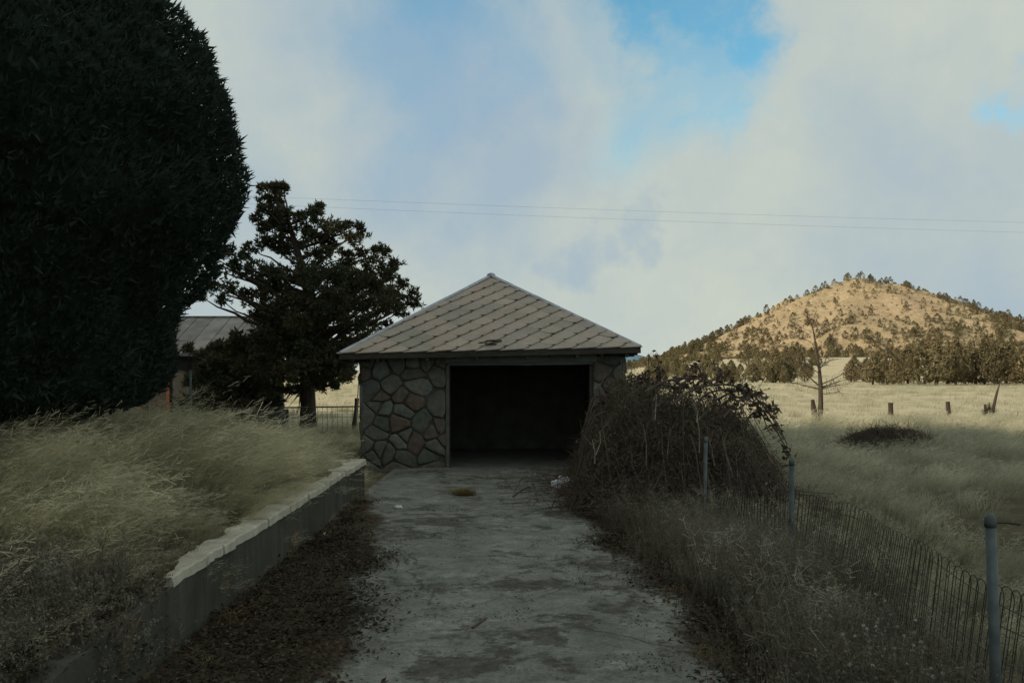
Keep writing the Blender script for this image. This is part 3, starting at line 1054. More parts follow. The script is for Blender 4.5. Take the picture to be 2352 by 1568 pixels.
for z in (.12, .30):
    part(MB().tube([(pa[0], 29.006, z + .02), ((pa[0] + pb[0]) / 2, 29.006, z), (pb[0], 29.006, z + .05)], .006, 4, False), 'wire', M['wire'], rl, RO)

sk = MB().tube([P(817, 935, 28.8) - (0, 0, .9), P(822, 905, 28.8), P(825, 858, 28.8)], [.02, .018, .014], 5)
o = sk.build('stake', M['pale_cane']); tag(o, 'thin pale stake standing against the wooden post left of the garage', 'stake')

ta, tb = P(612, 942, 30.5), P(648, 970, 30.5)
tz = float(H(tb[0], 30.5))
tr = empty('water_trough', ((ta[0] + tb[0]) / 2, 30.9, tz)); TO = np.array(((ta[0] + tb[0]) / 2, 30.9, tz))
tag(tr, 'low dark boxy trough behind the pipe rail left of the juniper trunk', 'trough')
x0, x1, y0, y1, z0, z1 = ta[0] - .3, tb[0], 30.5, 31.4, tz - .05, ta[2]
mb = MB().box((x0, y0, z0), (x1, y0 + .05, z1)).box((x0, y1 - .05, z0), (x1, y1, z1)).box((x0, y0 + .051, z0), (x0 + .05, y1 - .051, z1)).box((x1 - .05, y0 + .051, z0), (x1, y1 - .051, z1)).box((x0 + .051, y0 + .051, z0), (x1 - .051, y1 - .051, z0 + .06))
part(mb, 'basin', M['trough'], tr, TO)
part(MB().box((x0 - .03, y0 - .03, z1 - .06), (x1 + .03, y0 - .002, z1 + .002)), 'rim', M['trough'], tr, TO)

# ------------------------------------------------------------------ ornamental wire fence on pipe posts, right
wf = empty('wire_fence', (2.4, 6.3, 0)); FO = np.array((2.4, 6.3, 0.))
tag(wf, 'leaning loop topped wire fence on galvanised pipe posts at the right of the driveway', 'fence')
FP = [(2.235, 2.0, None), (2.26, 4.3, .975), (2.58, 8.4, .838), (2.30, 10.8, .862)]
for (x, y, zt), lean, r in zip(FP[1:], (.05, .0, -.03), (.025, .025, .022)):
    g = float(H(x, y))
    po = part(MB().tube([(x + lean, y, g - .3), (x, y, zt - .03)], r, 12), 'post', M['galv'], wf, FO, True)
    cp = MB().lathe([(r * 1.06, -.035), (r * 1.10, -.012), (r * 1.0, .008), (r * .6, .026), (.001, .031)], 12, np.array((x, y, zt - .03)) - FO)
    cp.build('post_cap', M['galv'], po, True)
x, y, zt = FP[1]
part(MB().tube([(x + .01, y - .005, zt - .045), (x + .07, y - .01, zt - .042), (x + .13, y - .02, zt - .05)], .0055, 5), 'bracket', M['wire'], wf, FO)
fy = np.array([p[1] for p in FP]); fx = np.array([p[0] for p in FP])


def fence_at(y):
    x = float(np.interp(y, fy, fx)) + .025
    g = float(H(x, y))
    return x, g


k = 0
y = 2.3
while y < 10.7:
    x, g = fence_at(y)
    top = .60 + (vn(y, 0, .9, 4) - .5) * .12 + (vn(y, 0, .2, 5) - .5) * .04
    ln = .05 + (vn(y, 7, 1.3, 1) - .5) * .34          # lean of the sheet
    ly = (vn(y, 3, .7, 2) - .5) * .10
    w = .052 * (1 + .15 * rng.normal())
    pts = [(x, y - w, g - .06), (x + ln * .5, y - w + ly * .5, (g + top) / 2), (x + ln, y - w + ly, top - .06)]
    for a in np.linspace(np.pi, 0, 7)[0:]:
        pts.append((x + ln, y + ly + w * math.cos(a), top - .045 + .048 * math.sin(a)))
    pts += [(x + ln * .5, y + w + ly * .5, (g + top) / 2), (x, y + w, g - .06)]
    part(MB().tube(pts,   .0022 if y > 5 else .0028, 4, False), 'loop_wire', M['wire'], wf, FO)
    y += .088
for q in (.12, .38, .62, .80, .90):
    pts = []
    for y in np.linspace(2.0, 10.75, 60):
        x, g = fence_at(y)
        top = .60 + (vn(y, 0, .9, 4) - .5) * .12
        ln = .05 + (vn(y, 7, 1.3, 1) - .5) * .34
        pts.append((x + ln * q, y, g + (top - g) * q + (vn(y, q * 9, .3, 6) - .5) * .03))
    part(MB().tube(pts, .0025, 4, False), 'strand_wire', M['wire'], wf, FO)

# ------------------------------------------------------------------ posts in the field
def field_post(pts, rad, label, Y, n=7, cat='post', group='weathered wooden posts in the far field', name='wooden_post'):
    o = empty(name, pts[0]); 
    m = MB(); 
    q = np.array(pts); q = np.concatenate([[q[0] - (0, 0, .5)], q])
    rr = np.concatenate([[rad[0]], rad])
    m = MB().tube(q - q[1], rr * (1), n)
    v = m.v[0]
    v += rng.normal(0, .008, v.shape)
    COL.objects.unlink(o); bpy.data.objects.remove(o)
    o = m.build(name, M['post_wood']); o.location = q[1]
    tag(o, label, cat, group)
    return o


field_post([P(1875, 972, 38), P(1869, 940, 38), P(1866, 918, 38)], np.array([.16, .12, .085]), 'leaning broken wooden post close beside the bare tree trunk', 38)
field_post([P(2046, 972, 38), P(2044.5, 925, 38)], np.array([.10, .095]), 'upright wooden post alone in mid field right of the bare tree', 38)
field_post([P(2179.5, 959, 43), P(2176, 922, 43)], np.array([.105, .10]), 'wooden post standing between the upright post and the leaning snag', 43)
field_post([P(2279, 958, 43), P(2283, 930, 43), P(2288, 905, 43), P(2297, 878, 43)], np.array([.055, .065, .05, .015]), 'tall leaning splintered snag with a small shrub at its foot', 43, cat='snag', name='snag')
field_post([P(2264, 950, 43.2), P(2262, 928, 43.2)], np.array([.06, .05]), 'short broken stub just left of the leaning snag', 43, cat='stub', name='stub')
field_post([P(2338, 968, 42), P(2337, 944, 42)], np.array([.018, .016]), 'thin stake in the grass near the right edge of the field', 42, cat='stake', name='stake')

# ------------------------------------------------------------------ power lines
for (l, r, s, lab) in (((835, 461, 60), (2352, 511, 69), 0, 'upper of the two faint power lines across the sky'),
                       ((835, 480, 60), (2352, 534, 69), 0, 'lower of the two faint power lines across the sky')):
    a, b = P(*l), P(*r)
    t = np.linspace(-2.4, 3.0, 60)
    pts = a + (b - a) * t[:, None]
    pts[:, 2] += .35 * ((t - .5) ** 2 - .25)
    o = MB().tube(pts, .0055, 4).build('power_line', M['wirepower'])
    tag(o, lab, 'power line', 'power lines across the sky')

# ================================================================== VEGETATION
def foliage_from_blobs(name, blobs, mat, density, size, n_each=5, upbias=.3, spread=.8, wid=.17, hollow=.55, sub=9, sub_r=.42):
    """blobs: (x, y, z, r). Each blob is broken into small sub clumps, each filled with leaf sprays, so sky shows between."""
    C, O, SZ = [], [], []
    for (x, y, z, r) in blobs:
        for q in range(max(2, int(sub))):
            d = unit(rng.normal(size=3)); rr = r * rng.uniform(.15, .95)
            c = np.array((x, y, z)) + d * rr * (1, 1, .85)
            sr = r * sub_r * rng.uniform(.55, 1.15)
            n = max(6, int(density * sr * sr))
            o = unit(rng.normal(size=(n, 3)))
            C.append(c + o * (sr * rng.uniform(hollow, 1.0, (n, 1))) * (1, 1, .8)); O.append(unit(o + d * .5)); SZ.append(np.full(n, size))
    C = np.concatenate(C); O = np.concatenate(O); SZ = np.concatenate(SZ)
    tri, t = sprigs(C, O, SZ, n_each, upbias, spread, wid)
    return tri_mesh(name, tri, mat, t)


def limb(mb, a, b, r0, r1, sag=.15, n=7, sides=6):
    a, b = np.array(a, float), np.array(b, float)
    t = np.linspace(0, 1, n)[:, None]
    L = np.linalg.norm(b - a)
    p = a + (b - a) * t + np.array((0, 0, 1)) * (sag * L * (t * (1 - t)) * -1) + rng.normal(0, .025, (n, 3)) * L * t * (1 - t) * 4
    mb.tube(p, np.linspace(r0, r1, n), sides)
    return p


# ---- the big dark cypress on the left
CY = 10.0; CX = -6.6
cyg = float(H(CX, CY))
prof_px = [(-330, 150), (-250, 230), (-170, 300), (-80, 360), (0, 397), (60, 452), (90, 478), (130, 488), (180, 500), (230, 552), (300, 566), (360, 552), (420, 556), (490, 550), (540, 520), (575, 478), (620, 456),
           (660, 432), (700, 414), (780, 396), (850, 388), (900, 376), (935, 330), (950, 250), (1010, 112), (1050, 95), (1090, 20)]
pz = np.array([EYE + (850 - y) / 2090 * CY for y, x in prof_px][::-1]); pr = np.array([(x - 1176) / 2090 * CY - CX for y, x in prof_px][::-1]) - .22
pz = np.concatenate([[cyg - .05], pz, [pz[-1] + .7, pz[-1] + 1.3]]); pr = np.concatenate([[.8], pr, [pr[-1] * .6, .15]])
ct = empty('cypress_tree', (CX, CY, cyg))
tag(ct, 'huge dense dark cypress filling the left edge of the view', 'tree')
CO = np.array((CX, CY, cyg))
part(MB().tube([(CX, CY, cyg - .3), (CX + .05, CY, cyg + 1.5), (CX, CY, 5), (CX, CY, 8)], [.42, .33, .22, .06], 10), 'trunk', M['bark'], ct, CO)
# crown: bumpy shell of leaf sprays over an added solid core
n = 165000
zz = np.interp(rng.random(n), np.cumsum(np.ones(200)) / 200, np.linspace(pz[0], pz[-1], 200))
ang = rng.uniform(-np.pi, np.pi, n)
keep = rng.random(n) < np.interp(zz, pz, pr) / 3.9
zz, ang = zz[keep], ang[keep]
rad = np.interp(zz, pz, pr)
lump = (vn(ang * 3.2 + 20, zz * 1.0, .55, 3) - .5) * .55 * np.minimum(1, rad) + (vn(ang * 3.2 + 9, zz, 1.1, 4) - .5) * .5 * np.minimum(1, rad) * np.where(np.abs(ang) > .5, 1, .55)
depth = rng.random(len(zz)) ** 2 * .38
rr_ = rad + lump * .8 - depth + .02
C = np.stack([CX + rr_ * np.cos(ang), CY + rr_ * np.sin(ang), zz], 1) - CO
O = np.stack([np.cos(ang), np.sin(ang), np.full(len(ang), .35)], 1)
C[:, :2] *= 1.0
tri, t = sprigs(C, unit(O), np.full(len(C), .058) * rng.uniform(.6, 1.7, len(C)) ** 1.4, 4, .45, .6, .14)
tri = tri.reshape(-1, 3, 3)
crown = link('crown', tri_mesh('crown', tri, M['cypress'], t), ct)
mb = MB(); th = np.linspace(0, 2 * np.pi, 40, endpoint=False)
zl = np.linspace(pz[0] + .05, pz[-1] - .2, 44)
A_, Z_ = np.meshgrid(th, zl, indexing='xy')
r_ = np.interp(Z_, pz, pr); an = np.where(A_ > np.pi, A_ - 2 * np.pi, A_)
r_ = r_ + ((vn(an * 3.2 + 20, Z_, .55, 3) - .5) * .55 + (vn(an * 3.2 + 9, Z_, 1.1, 4) - .5) * .5 * np.where(np.abs(an) > .5, 1, .55)) * np.minimum(1, r_) * .8 - .32
r_ = np.maximum(r_, .05)
V = np.stack([r_ * np.cos(A_) + CX, r_ * np.sin(A_) + CY, Z_], -1).reshape(-1, 3) - CO
F = [(a * 40 + k, a * 40 + (k + 1) % 40, (a + 1) * 40 + (k + 1) % 40, (a + 1) * 40 + k) for a in range(43) for k in range(40)]
MB().add(V, F, np.full(len(V), .2)).build('light_stop_core', M['cypress'], ct)  # solid shell added inside so no light leaks through the crown

# ---- the old juniper in the middle
JY = 32.0
jb = P(708, 972, JY); jb[2] = float(H(jb[0], JY)) - .05
jt = empty('juniper_tree', jb); JO = jb.copy()
tag(jt, 'old spreading juniper with a thick trunk left of the garage', 'tree')
part(MB().tube([jb - (0, 0, .3), jb + (0, 0, .1), P(708, 930, JY), P(706, 880, JY), P(712, 800, JY), P(716, 700, JY), P(690, 600, JY), P(660, 500, JY), P(635, 430, JY)],
               [.38, .31, .265, .26, .26, .20, .13, .07, .02], 10), 'trunk', M['bark'], jt, JO, True)
bl = [(607, 432, 15), (624, 428, 13), (640, 425, 14), (652, 430, 15), (612, 450, 20), (640, 455, 24), (600, 475, 22), (628, 490, 32), (655, 485, 24), (592, 500, 16), (610, 520, 34), (650, 520, 36),
      (690, 500, 26), (712, 490, 24), (732, 474, 17), (725, 500, 26), (700, 535, 34), (740, 530, 30), (620, 560, 40), (660, 570, 40), (762, 520, 24), (785, 520, 22), (800, 512, 12), (825, 518, 15), (828, 540, 20), (800, 550, 26), (760, 560, 34), (720, 580, 38),
      (790, 590, 34), (830, 580, 20), (865, 575, 20), (885, 575, 18), (850, 610, 32), (905, 610, 20), (890, 640, 32), (925, 650, 22), (940, 675, 22), (955, 695, 15), (910, 685, 32), (860, 660, 36), (820, 640, 36), (780, 640, 36),
      (580, 570, 20), (560, 585, 22), (530, 575, 16), (510, 585, 18), (490, 590, 18), (475, 600, 12), (540, 610, 30), (500, 620, 24), (580, 630, 36), (620, 620, 42), (680, 630, 44), (730, 640, 44),
      (470, 640, 14), (490, 660, 22), (460, 680, 18), (530, 660, 28), (570, 680, 34), (510, 690, 18), (620, 680, 44), (670, 690, 44), (720, 700, 46), (780, 690, 40), (830, 700, 36), (880, 710, 32), (920, 715, 22),
      (600, 730, 36), (640, 745, 42), (690, 760, 44), (740, 790, 30), (800, 730, 30), (840, 745, 32), (880, 750, 28), (600, 780, 40), (640, 800, 42), (690, 815, 46), (745, 830, 40), (790, 800, 26), (830, 785, 26), (790, 840, 34), (820, 820, 30),
      (650, 850, 42), (700, 860, 40), (750, 868, 32), (790, 868, 22), (740, 890, 18), (770, 885, 14), (610, 840, 40), (630, 890, 26), (660, 895, 22), (690, 895, 18), (612, 905, 16)]
blobs = []
jm = MB()
for (x, y, r) in bl:
    w = np.clip((y - 400) / 300, .15, 1)
    dep = rng.uniform(-1, 1) * 2.6 * w * math.sqrt(max(0.05, 1 - ((x - 715) / 290.) ** 2))
    p = P(x, y, JY + dep)
    blobs.append((p[0] - jb[0], p[1] - jb[1], p[2] - jb[2], r / 2090 * JY))
for k in range(44):      # more body, front and back, inside the same outline
    x = rng.uniform(590, 900); y = rng.uniform(620, 860)
    if x > 830 and y > 780: continue
    p = P(x, y, JY + rng.choice([-1, 1]) * rng.uniform(1.2, 2.8))
    blobs.append((p[0] - jb[0], p[1] - jb[1], p[2] - jb[2], rng.uniform(.4, .65)))
tk = np.array([(P(708, 880, JY) - jb), (P(712, 800, JY) - jb), (P(716, 700, JY) - jb), (P(690, 600, JY) - jb), (P(660, 500, JY) - jb)])
for b in blobs:
    c = np.array(b[:3])
    zt = np.clip(c[2] - .35 * np.hypot(c[0], c[1]) - .3, tk[0, 2], tk[-1, 2])
    a = np.array([np.interp(zt, tk[:, 2], tk[:, q]) for q in range(3)])
    L = np.linalg.norm(c - a)
    limb(jm, a, c, min(.13, .02 + L * .022), .012, rng.uniform(-.1, .25), 7, 5)
jm.build('limbs', M['bark'], jt)
link('crown', foliage_from_blobs('crown', blobs, M['juniper'], 430, .13, 4, .45, .7, .22, .35, 14, .40), jt)
# drooping dead twigs under the crown left of the trunk
tw = MB()
for k in range(16):
    a = P(rng.uniform(630, 700), rng.uniform(880, 900), JY - .5); b = a + np.array((rng.uniform(-.55, -.1), 0, rng.uniform(-.75, -.35)))
    tw.tube([a, (a + b) / 2 + rng.normal(0, .05, 3), b], [.02, .014, .006], 4)
for k in range(5):
    a = P(rng.uniform(690, 703), 890, JY - .5); b = a + np.array((rng.uniform(-.2, .05), 0, rng.uniform(-1.2, -.6)))
    tw.tube([a, (a + b) / 2 + rng.normal(0, .05, 3), b], [.02, .014, .006], 4)
part(tw, 'dead_twigs', M['bark'], jt, JO)

# ---- dark bushy growth in front of the house
bt = P(520, 945, 33); bt[2] = float(H(bt[0], 33)) - .1
bb = empty('bushy_juniper', bt)
tag(bb, 'dark bushy juniper growing in front of the old house', 'bush')
bl2 = [(470, 815, 34), (520, 812, 36), (560, 805, 38), (590, 812, 44), (500, 790, 18), (548, 778, 20), (480, 840, 44), (530, 840, 50), (580, 850, 50), (610, 850, 40), (470, 890, 44), (520, 900, 46), (570, 905, 46), (610, 905, 34), (640, 920, 20), (455, 930, 30), (500, 940, 34), (560, 945, 34), (600, 945, 26), (430, 800, 16), (625, 800, 30)]
bs = []
for (x, y, r) in bl2:
    p = P(x, y, 33 + rng.uniform(-.8, .8)) - bt
    bs.append((*p, r / 2090 * 33))
link('crown', foliage_from_blobs('bush_crown', bs, M['juniper'], 520, .17, 4, .4, .7, .24, .2, 10, .5), bb)
jm = MB()
for b in bs: limb(jm, (rng.normal(0, .15), rng.normal(0, .15), 0), b[:3], .06, .012, .1, 6, 5)
jm.build('stems', M['bark'], bb)

# ---- bare dead tree in the field
DY = 38.0
db = P(1884, 972, DY); db[2] = float(H(db[0], DY))
dt = empty('bare_tree', db); DO = db.copy()
tag(dt, 'bare leafless young tree standing in the field in front of the hill', 'tree')
tp = [db - (0, 0, .3), db + (0, 0, .05), P(1885, 920, DY), P(1884, 880, DY), P(1882, 850, DY), P(1876, 815, DY), P(1873, 790, DY), P(1868, 760, DY), P(1861, 735, DY), P(1858, 718, DY)]
part(MB().tube(tp, [.13, .115, .10, .09, .065, .05, .04, .028, .016, .006], 9), 'trunk', M['dead_bark'], dt, DO, True)
br = [((1881, 893), (1835, 884), (1795, 872), .05), ((1880, 885), (1850, 860), (1838, 842), .055), ((1838, 842), (1825, 815), (1805, 800), .03), ((1887, 882), (1930, 862), (1950, 845), .05), ((1888, 890), (1925, 878), (1952, 868), .045), ((1888, 893), (1930, 880), (1955, 882), .04),
      ((1887, 888), (1915, 884), (1938, 876), .04), ((1889, 905), (1910, 902), (1930, 901), .02), ((1881, 850), (1900, 832), (1915, 800), .035), ((1880, 845), (1900, 838), (1920, 825), .025), ((1878, 840), (1850, 828), (1830, 812), .03), ((1876, 820), (1850, 800), (1815, 790), .03),
      ((1875, 808), (1895, 795), (1912, 765), .028), ((1873, 795), (1850, 775), (1830, 768), .022), ((1871, 780), (1885, 768), (1895, 745), .018), ((1868, 765), (1850, 752), (1838, 745), .016), ((1864, 745), (1874, 735), (1880, 722), .012), ((1878, 855), (1845, 835), (1822, 830), .03),
      ((1877, 830), (1905, 812), (1925, 800), .022), ((1870, 772), (1845, 762), (1822, 748), .014), ((1862, 740), (1850, 730), (1846, 722), .010)]
for a, m_, b, r in br:
    dd = rng.uniform(-.7, .7)
    A, Mm, B = P(*a, DY), P(*m_, DY), P(*b, DY)
    Mm[1] += dd * .5; B[1] += dd
    mb = MB(); pl = []
    for t in np.linspace(0, 1, 9): pl.append((1 - t) ** 2 * A + 2 * t * (1 - t) * Mm + t * t * B + rng.normal(0, .02, 3) * t)
    mb.tube(pl, np.linspace(r * .62, .005, 9), 6)
    for k in range(10):
        s = pl[rng.integers(2, 9)]
        d = unit((B - A) * .5 + rng.normal(0, .6, 3) * np.linalg.norm(B - A) + (0, 0, .25)) * rng.uniform(.15, .55)
        e = s + d + rng.normal(0, .05, 3)
        mb.tube([s, (s + e) / 2 + rng.normal(0, .03, 3), e], [.010, .007, .003], 3, False)
    part(mb, 'branch', M['dead_bark'], dt, DO)


# ---- bramble thickets
def bramble(name, cx, cy, rx, ry, hfun, n_fine, n_show, label, seed, pale=14, leaf_n=9000):
    r = np.random.default_rng(seed)
    g = float(H(cx, cy))
    o = empty(name, (cx, cy, g)); OO = np.array((cx, cy, g))
    tag(o, label, 'bush', )

    def cane(reach, k, arch=False):
        for _ in range(40):
            a = r.uniform(0, 2 * np.pi); q = math.sqrt(r.random()) * .95
            x, y = cx + rx * q * math.cos(a), cy + ry * q * math.sin(a)
            if hfun(x, y) > .25: break
        az = r.uniform(0, 2 * np.pi) if r.random() < .7 else math.atan2(y - cy, x - cx) + r.normal(0, .6)
        L = reach * r.uniform(.4, 1.25)
        h = float(hfun(x, y)) * (r.uniform(.3, .9) if not arch else r.uniform(.85, 1.25))
        t = np.linspace(0, 1, 12)
        pk = r.uniform(.4, .95); drop = r.uniform(.1, .9)
        rise = h * np.sin(np.minimum(t / pk, 1) * np.pi / 2) * (1 - drop * ss(pk * .85, 1.15, t))
        p = np.stack([x + L * math.cos(az) * t ** 1.2, y + L * math.sin(az) * t ** 1.2, H(x, y) - .05 + rise], 1)
        p[:, 2] += (0 if arch else r.uniform(0, .55) * h)
        wob = np.cumsum(np.cumsum(r.normal(0, .016, p.shape), 0), 0)
        p += wob - wob[0]
        # keep it inside the mound
        g = H(p[:, 0], p[:, 1]); lim = np.maximum(hfun(p[:, 0], p[:, 1]), .12) * (1.25 if arch else .95) + (.12 if arch else .02)
        p[:, 2] = g + np.clip(p[:, 2] - g, -.05, None) * np.minimum(1, lim / np.maximum(p[:, 2] - g, .01))
        return p
    fine = MB(); V, T = [], []
    for k in range(n_fine):
        p = cane(r.uniform(.5, 1.3), k)
        fine.tube(p, np.linspace(r.uniform(.004, .008), .0025, len(p)), 3, False)
        for q in range(7):
            s = p[r.integers(3, 12)]
            d = unit(r.normal(0, .6, 3) + (0, 0, .05)) * r.uniform(.06, .34)
            fine.tube([s, s + d * .55 + r.normal(0, .02, 3), s + d], [.0035, .0026, .0015], 3, False)
    nt_ = 0
    while nt_ < n_fine * 7:
        x = cx + rx * r.uniform(-1.0, 1.0); y = cy + ry * r.uniform(-1.0, 1.0); h = float(hfun(x, y))
        if h < .12: continue
        s = np.array((x, y, float(H(x, y)) + h * (r.random() ** .6) * .93))
        d = unit(r.normal(0, 1, 3) * (1, 1, .75)) * r.uniform(.10, .42)
        c1 = s + d * .5 + r.normal(0, .05, 3)
        fine.tube([s, c1, s + d + (0, 0, r.uniform(-.06, .03))], [r.uniform(.003, .0065), .0035, .0018], 3, False)
        nt_ += 1
    part(fine, 'thicket', M['cane'], o, OO)
    # withered leaves caught in it
    C = []
    while len(C) < leaf_n:
        x = cx + rx * r.uniform(-1.05, 1.05); y = cy + ry * r.uniform(-1.05, 1.05); h = hfun(x, y)
        if h < .15: continue
        C.append((x, y, float(H(x, y)) + h * (r.random() ** .5) * .96))
    C = np.array(C) - OO
    u = unit(r.normal(size=C.shape)) * r.uniform(.010, .038, (len(C), 1)); v = unit(np.cross(u, r.normal(size=C.shape))) * r.uniform(.006, .016, (len(C), 1))
    link('withered_leaves', tri_mesh('withered_leaves', np.stack([C - u, C + v, C + u, C - v], 1), M['bramble_leaf'], np.tile((.2, .6, 1, .6), (len(C), 1)), k=4), o)
    for k in range(n_show):
        p = cane(r.uniform(.9, 1.7), k, True)
        mb = MB().tube(p, np.linspace(r.uniform(.008, .014), .003, len(p)), 5)
        for q in range(10):
            s = p[r.integers(3, 11)]
            d = unit(r.normal(0, .6, 3) + (0, 0, .3)) * r.uniform(.05, .22)
            mb.tube([s, s + d], [.004, .002], 3, False)
        part(mb, 'cane', M['cane'], o, OO)
    return o, OO, r


M['bramble_leaf'] = plant('bramble_leaf', (.045, .046, .032), (.09, .078, .054), (.14, .112, .078), (.072, .084, .052), 2.0, .15)
BX, BY, BRX, BRY = 2.35, 13.85, 1.8, 2.6


def bram_h(x, y):
    xd = 1176 + 2090 * np.asarray(x, float) / np.maximum(y, 1)
    top = np.interp(xd, [1296, 1325, 1350, 1395, 1440, 1500, 1600, 1680, 1735, 1785, 1830], [0, .35, .95, 1.50, 1.72, 1.64, 1.50, 1.25, .85, .35, 0])
    return top * (1 - ss(.72, 1.0, np.abs((np.asarray(y) - BY) / BRY))) * (.70 + .50 * vn(x, y, .55, 2))


bo, BO, br_ = bramble('bramble_bush', BX, BY, BRX, BRY, bram_h, 800, 70, 'big dark bramble thicket of arching canes covering the right side of the garage', 5, leaf_n=42000)
# long arching canes on its right shoulder, drawn one by one
arcs = [[(1590, 960), (1610, 905), (1660, 893), (1715, 898), (1745, 935), (1765, 990)], [(1540, 930), (1600, 885), (1680, 880), (1730, 905), (1770, 950), (1800, 1010)], [(1480, 900), (1530, 872), (1600, 868), (1650, 885)],
        [(1620, 1000), (1650, 930), (1700, 905), (1750, 935), (1790, 1000), (1822, 1060)], [(1660, 960), (1700, 915), (1740, 925), (1785, 935)], [(1500, 905), (1518, 870), (1512, 830)], [(1560, 900), (1580, 868), (1605, 840)], [(1530, 890), (1500, 872), (1470, 866), (1450, 880)],
        [(1690, 1010), (1722, 950), (1755, 940), (1780, 960), (1808, 1020)], [(1600, 890), (1640, 872), (1660, 850)], [(1330, 1080), (1345, 980), (1390, 905), (1430, 880)], [(1640, 920), (1680, 900), (1725, 893), (1760, 915)]]
for a in arcs:
    Yb = 12.6 + br_.uniform(-.9, .9)
    c = np.array([P(x, y, Yb + .25 * k) for k, (x, y) in enumerate(a)])
    tt = np.linspace(0, len(c) - 1, 18)
    p = np.stack([np.interp(tt, np.arange(len(c)), c[:, k]) for k in range(3)], 1)
    for _ in range(2): p[1:-1] = (p[:-2] + p[1:-1] * 2 + p[2:]) / 4
    mb = MB().tube(p, np.linspace(.020, .007, len(p)), 5)
    for q in range(40):
        s = p[br_.integers(1, 18)]
        d = unit(br_.normal(0, .6, 3) + (0, 0, -.1)) * br_.uniform(.05, .25)
        mb.tube([s, s + d * .6 + br_.normal(0, .02, 3), s + d], [.005, .004, .002], 3, False)
        for w in range(3):
            cc = s + d * br_.uniform(.4, 1); u = br_.normal(0, .024, 3); v = br_.normal(0, .016, 3)
            mb.add([cc - u, cc + v, cc + u, cc - v], [(0, 1, 2, 3)])
    part(mb, 'cane', M['cane'], bo, BO)
# pale dead stems inside the front of the thicket
for (x, y, dx, L) in [(1478, 975, 6, 95), (1508, 905, -4, 60), (1540, 985, -8, 70), (1600, 955, 6, 85), (1590, 920, 10, 50), (1360, 1010, 6, 55), (1378, 990, -10, 55), (1520, 1000, 10, 110), (1625, 1000, 16, 70), (1660, 1010, 22, 80), (1450, 1040, 20, 70), (1560, 1060, 10, 70), (1670, 1080, -4, 70), (1690, 1040, 4, 60)]:
    Yb = 11.9
    mb = MB()
    a, b = P(x, y, Yb), P(x + dx, y + L, Yb - .2)
    mb.tube([a, a * .6 + b * .4 + br_.normal(0, .02, 3), b], [.005, .007, .009], 5)
    for q in range(4):
        s = a + (b - a) * br_.uniform(0, .5); d = unit(np.array((br_.normal(), br_.normal() * .5, 1))) * br_.uniform(.08, .25)
        mb.tube([s, s + d], [.004, .002], 3, False)
    part(mb, 'pale_stem', M['pale_cane'], bo, BO)


def mound_h(x, y):
    return .72 * np.clip(1 - ((x - MX) / 1.25) ** 2 - ((y - MY) / 1.0) ** 2, 0, 1) ** .6


MX, MY = *(P(2042, 1010, 20.5)[:2]),
bramble('bramble_mound', MX, MY, 1.3, 1.0, mound_h, 700, 14, 'low rounded dark bramble mound in the shaded field', 9, leaf_n=7000)

# little shrub at the foot of the snag
g = P(2272, 958, 43); gz = float(H(g[0], 43))
V, T = [], []
for k in range(520):
    a = rng.uniform(0, 6.28); q_ = rng.uniform(0, .45); e = np.array((math.cos(a) * q_, math.sin(a) * q_, rng.uniform(.2, .75) * (1 - q_))); b = np.array((e[0] * .3, e[1] * .3, -.02)); sd = np.array((.006, .003, 0))
    V.append([b - sd, b + sd, e + sd * .5, e - sd * .5]); T.append([0, 0, 1, 1])
o = link('shrub', tri_mesh('shrub', np.array(V), M['bramble_leaf'], np.array(T), k=4)); o.location = (g[0], 43, gz)
tag(o, 'small brown shrub at the foot of the leaning snag', 'shrub')

# small bare bush behind the garage's right corner
g = P(1445, 860, 23); gz = float(H(g[0], 23))
o = empty('twiggy_bush', (g[0], 23, gz)); tag(o, 'small twiggy bush beside the right eave of the garage', 'bush')
mb = MB()
for k in range(60):
    a = np.array((rng.normal(.25, .25), rng.normal(0, .3), -.05)); b = a + np.array((rng.normal(.1, .22), rng.normal(0, .2), rng.uniform(1.1, 2.05)))
    p = [a, a * .5 + b * .5 + rng.normal(0, .05, 3), b]
    mb.tube(p, [.011, .008, .003], 4, False)
    for q in range(4):
        s = a + (b - a) * rng.uniform(.3, .95); mb.tube([s, s + unit(rng.normal(0, .5, 3) + (0, 0, .8)) * rng.uniform(.1, .4)], [.004, .002], 3, False)
mb.build('stems', M['cane'], o)

# ---- hillside junipers
def hill_tree_mesh(nm, h, w, seed, n=150, cone=.5, trunk=.12, leaf=.075):
    r = np.random.default_rng(seed)
    V, T = [], []
    for k in range(n):
        t = r.random() ** .85
        rad = w * .5 * (math.sin(min(1, t * 2.3 + .2) * math.pi / 2)) * (1 - cone * t) * (1 - t ** 4) * r.uniform(.55, 1.08)
        a = r.uniform(0, 2 * np.pi)
        c = np.array((rad * math.cos(a), rad * math.sin(a), h * (trunk + (1 - trunk) * t)))
        for q in range(3):
            s = h * leaf * r.uniform(.6, 1.3)
            d1 = unit(r.normal(size=3)) * s; d2 = unit(np.cross(d1, r.normal(size=3))) * s * .75
            cc = c + r.normal(0, .4, 3) * s
            V.append([cc - d1, cc + d2, cc + d1 + (0, 0, s * .6)]); T.append(r.uniform(0, 1) * np.ones(3))
    return tri_mesh(nm, np.array(V), M['hill_leaf'], np.array(T))


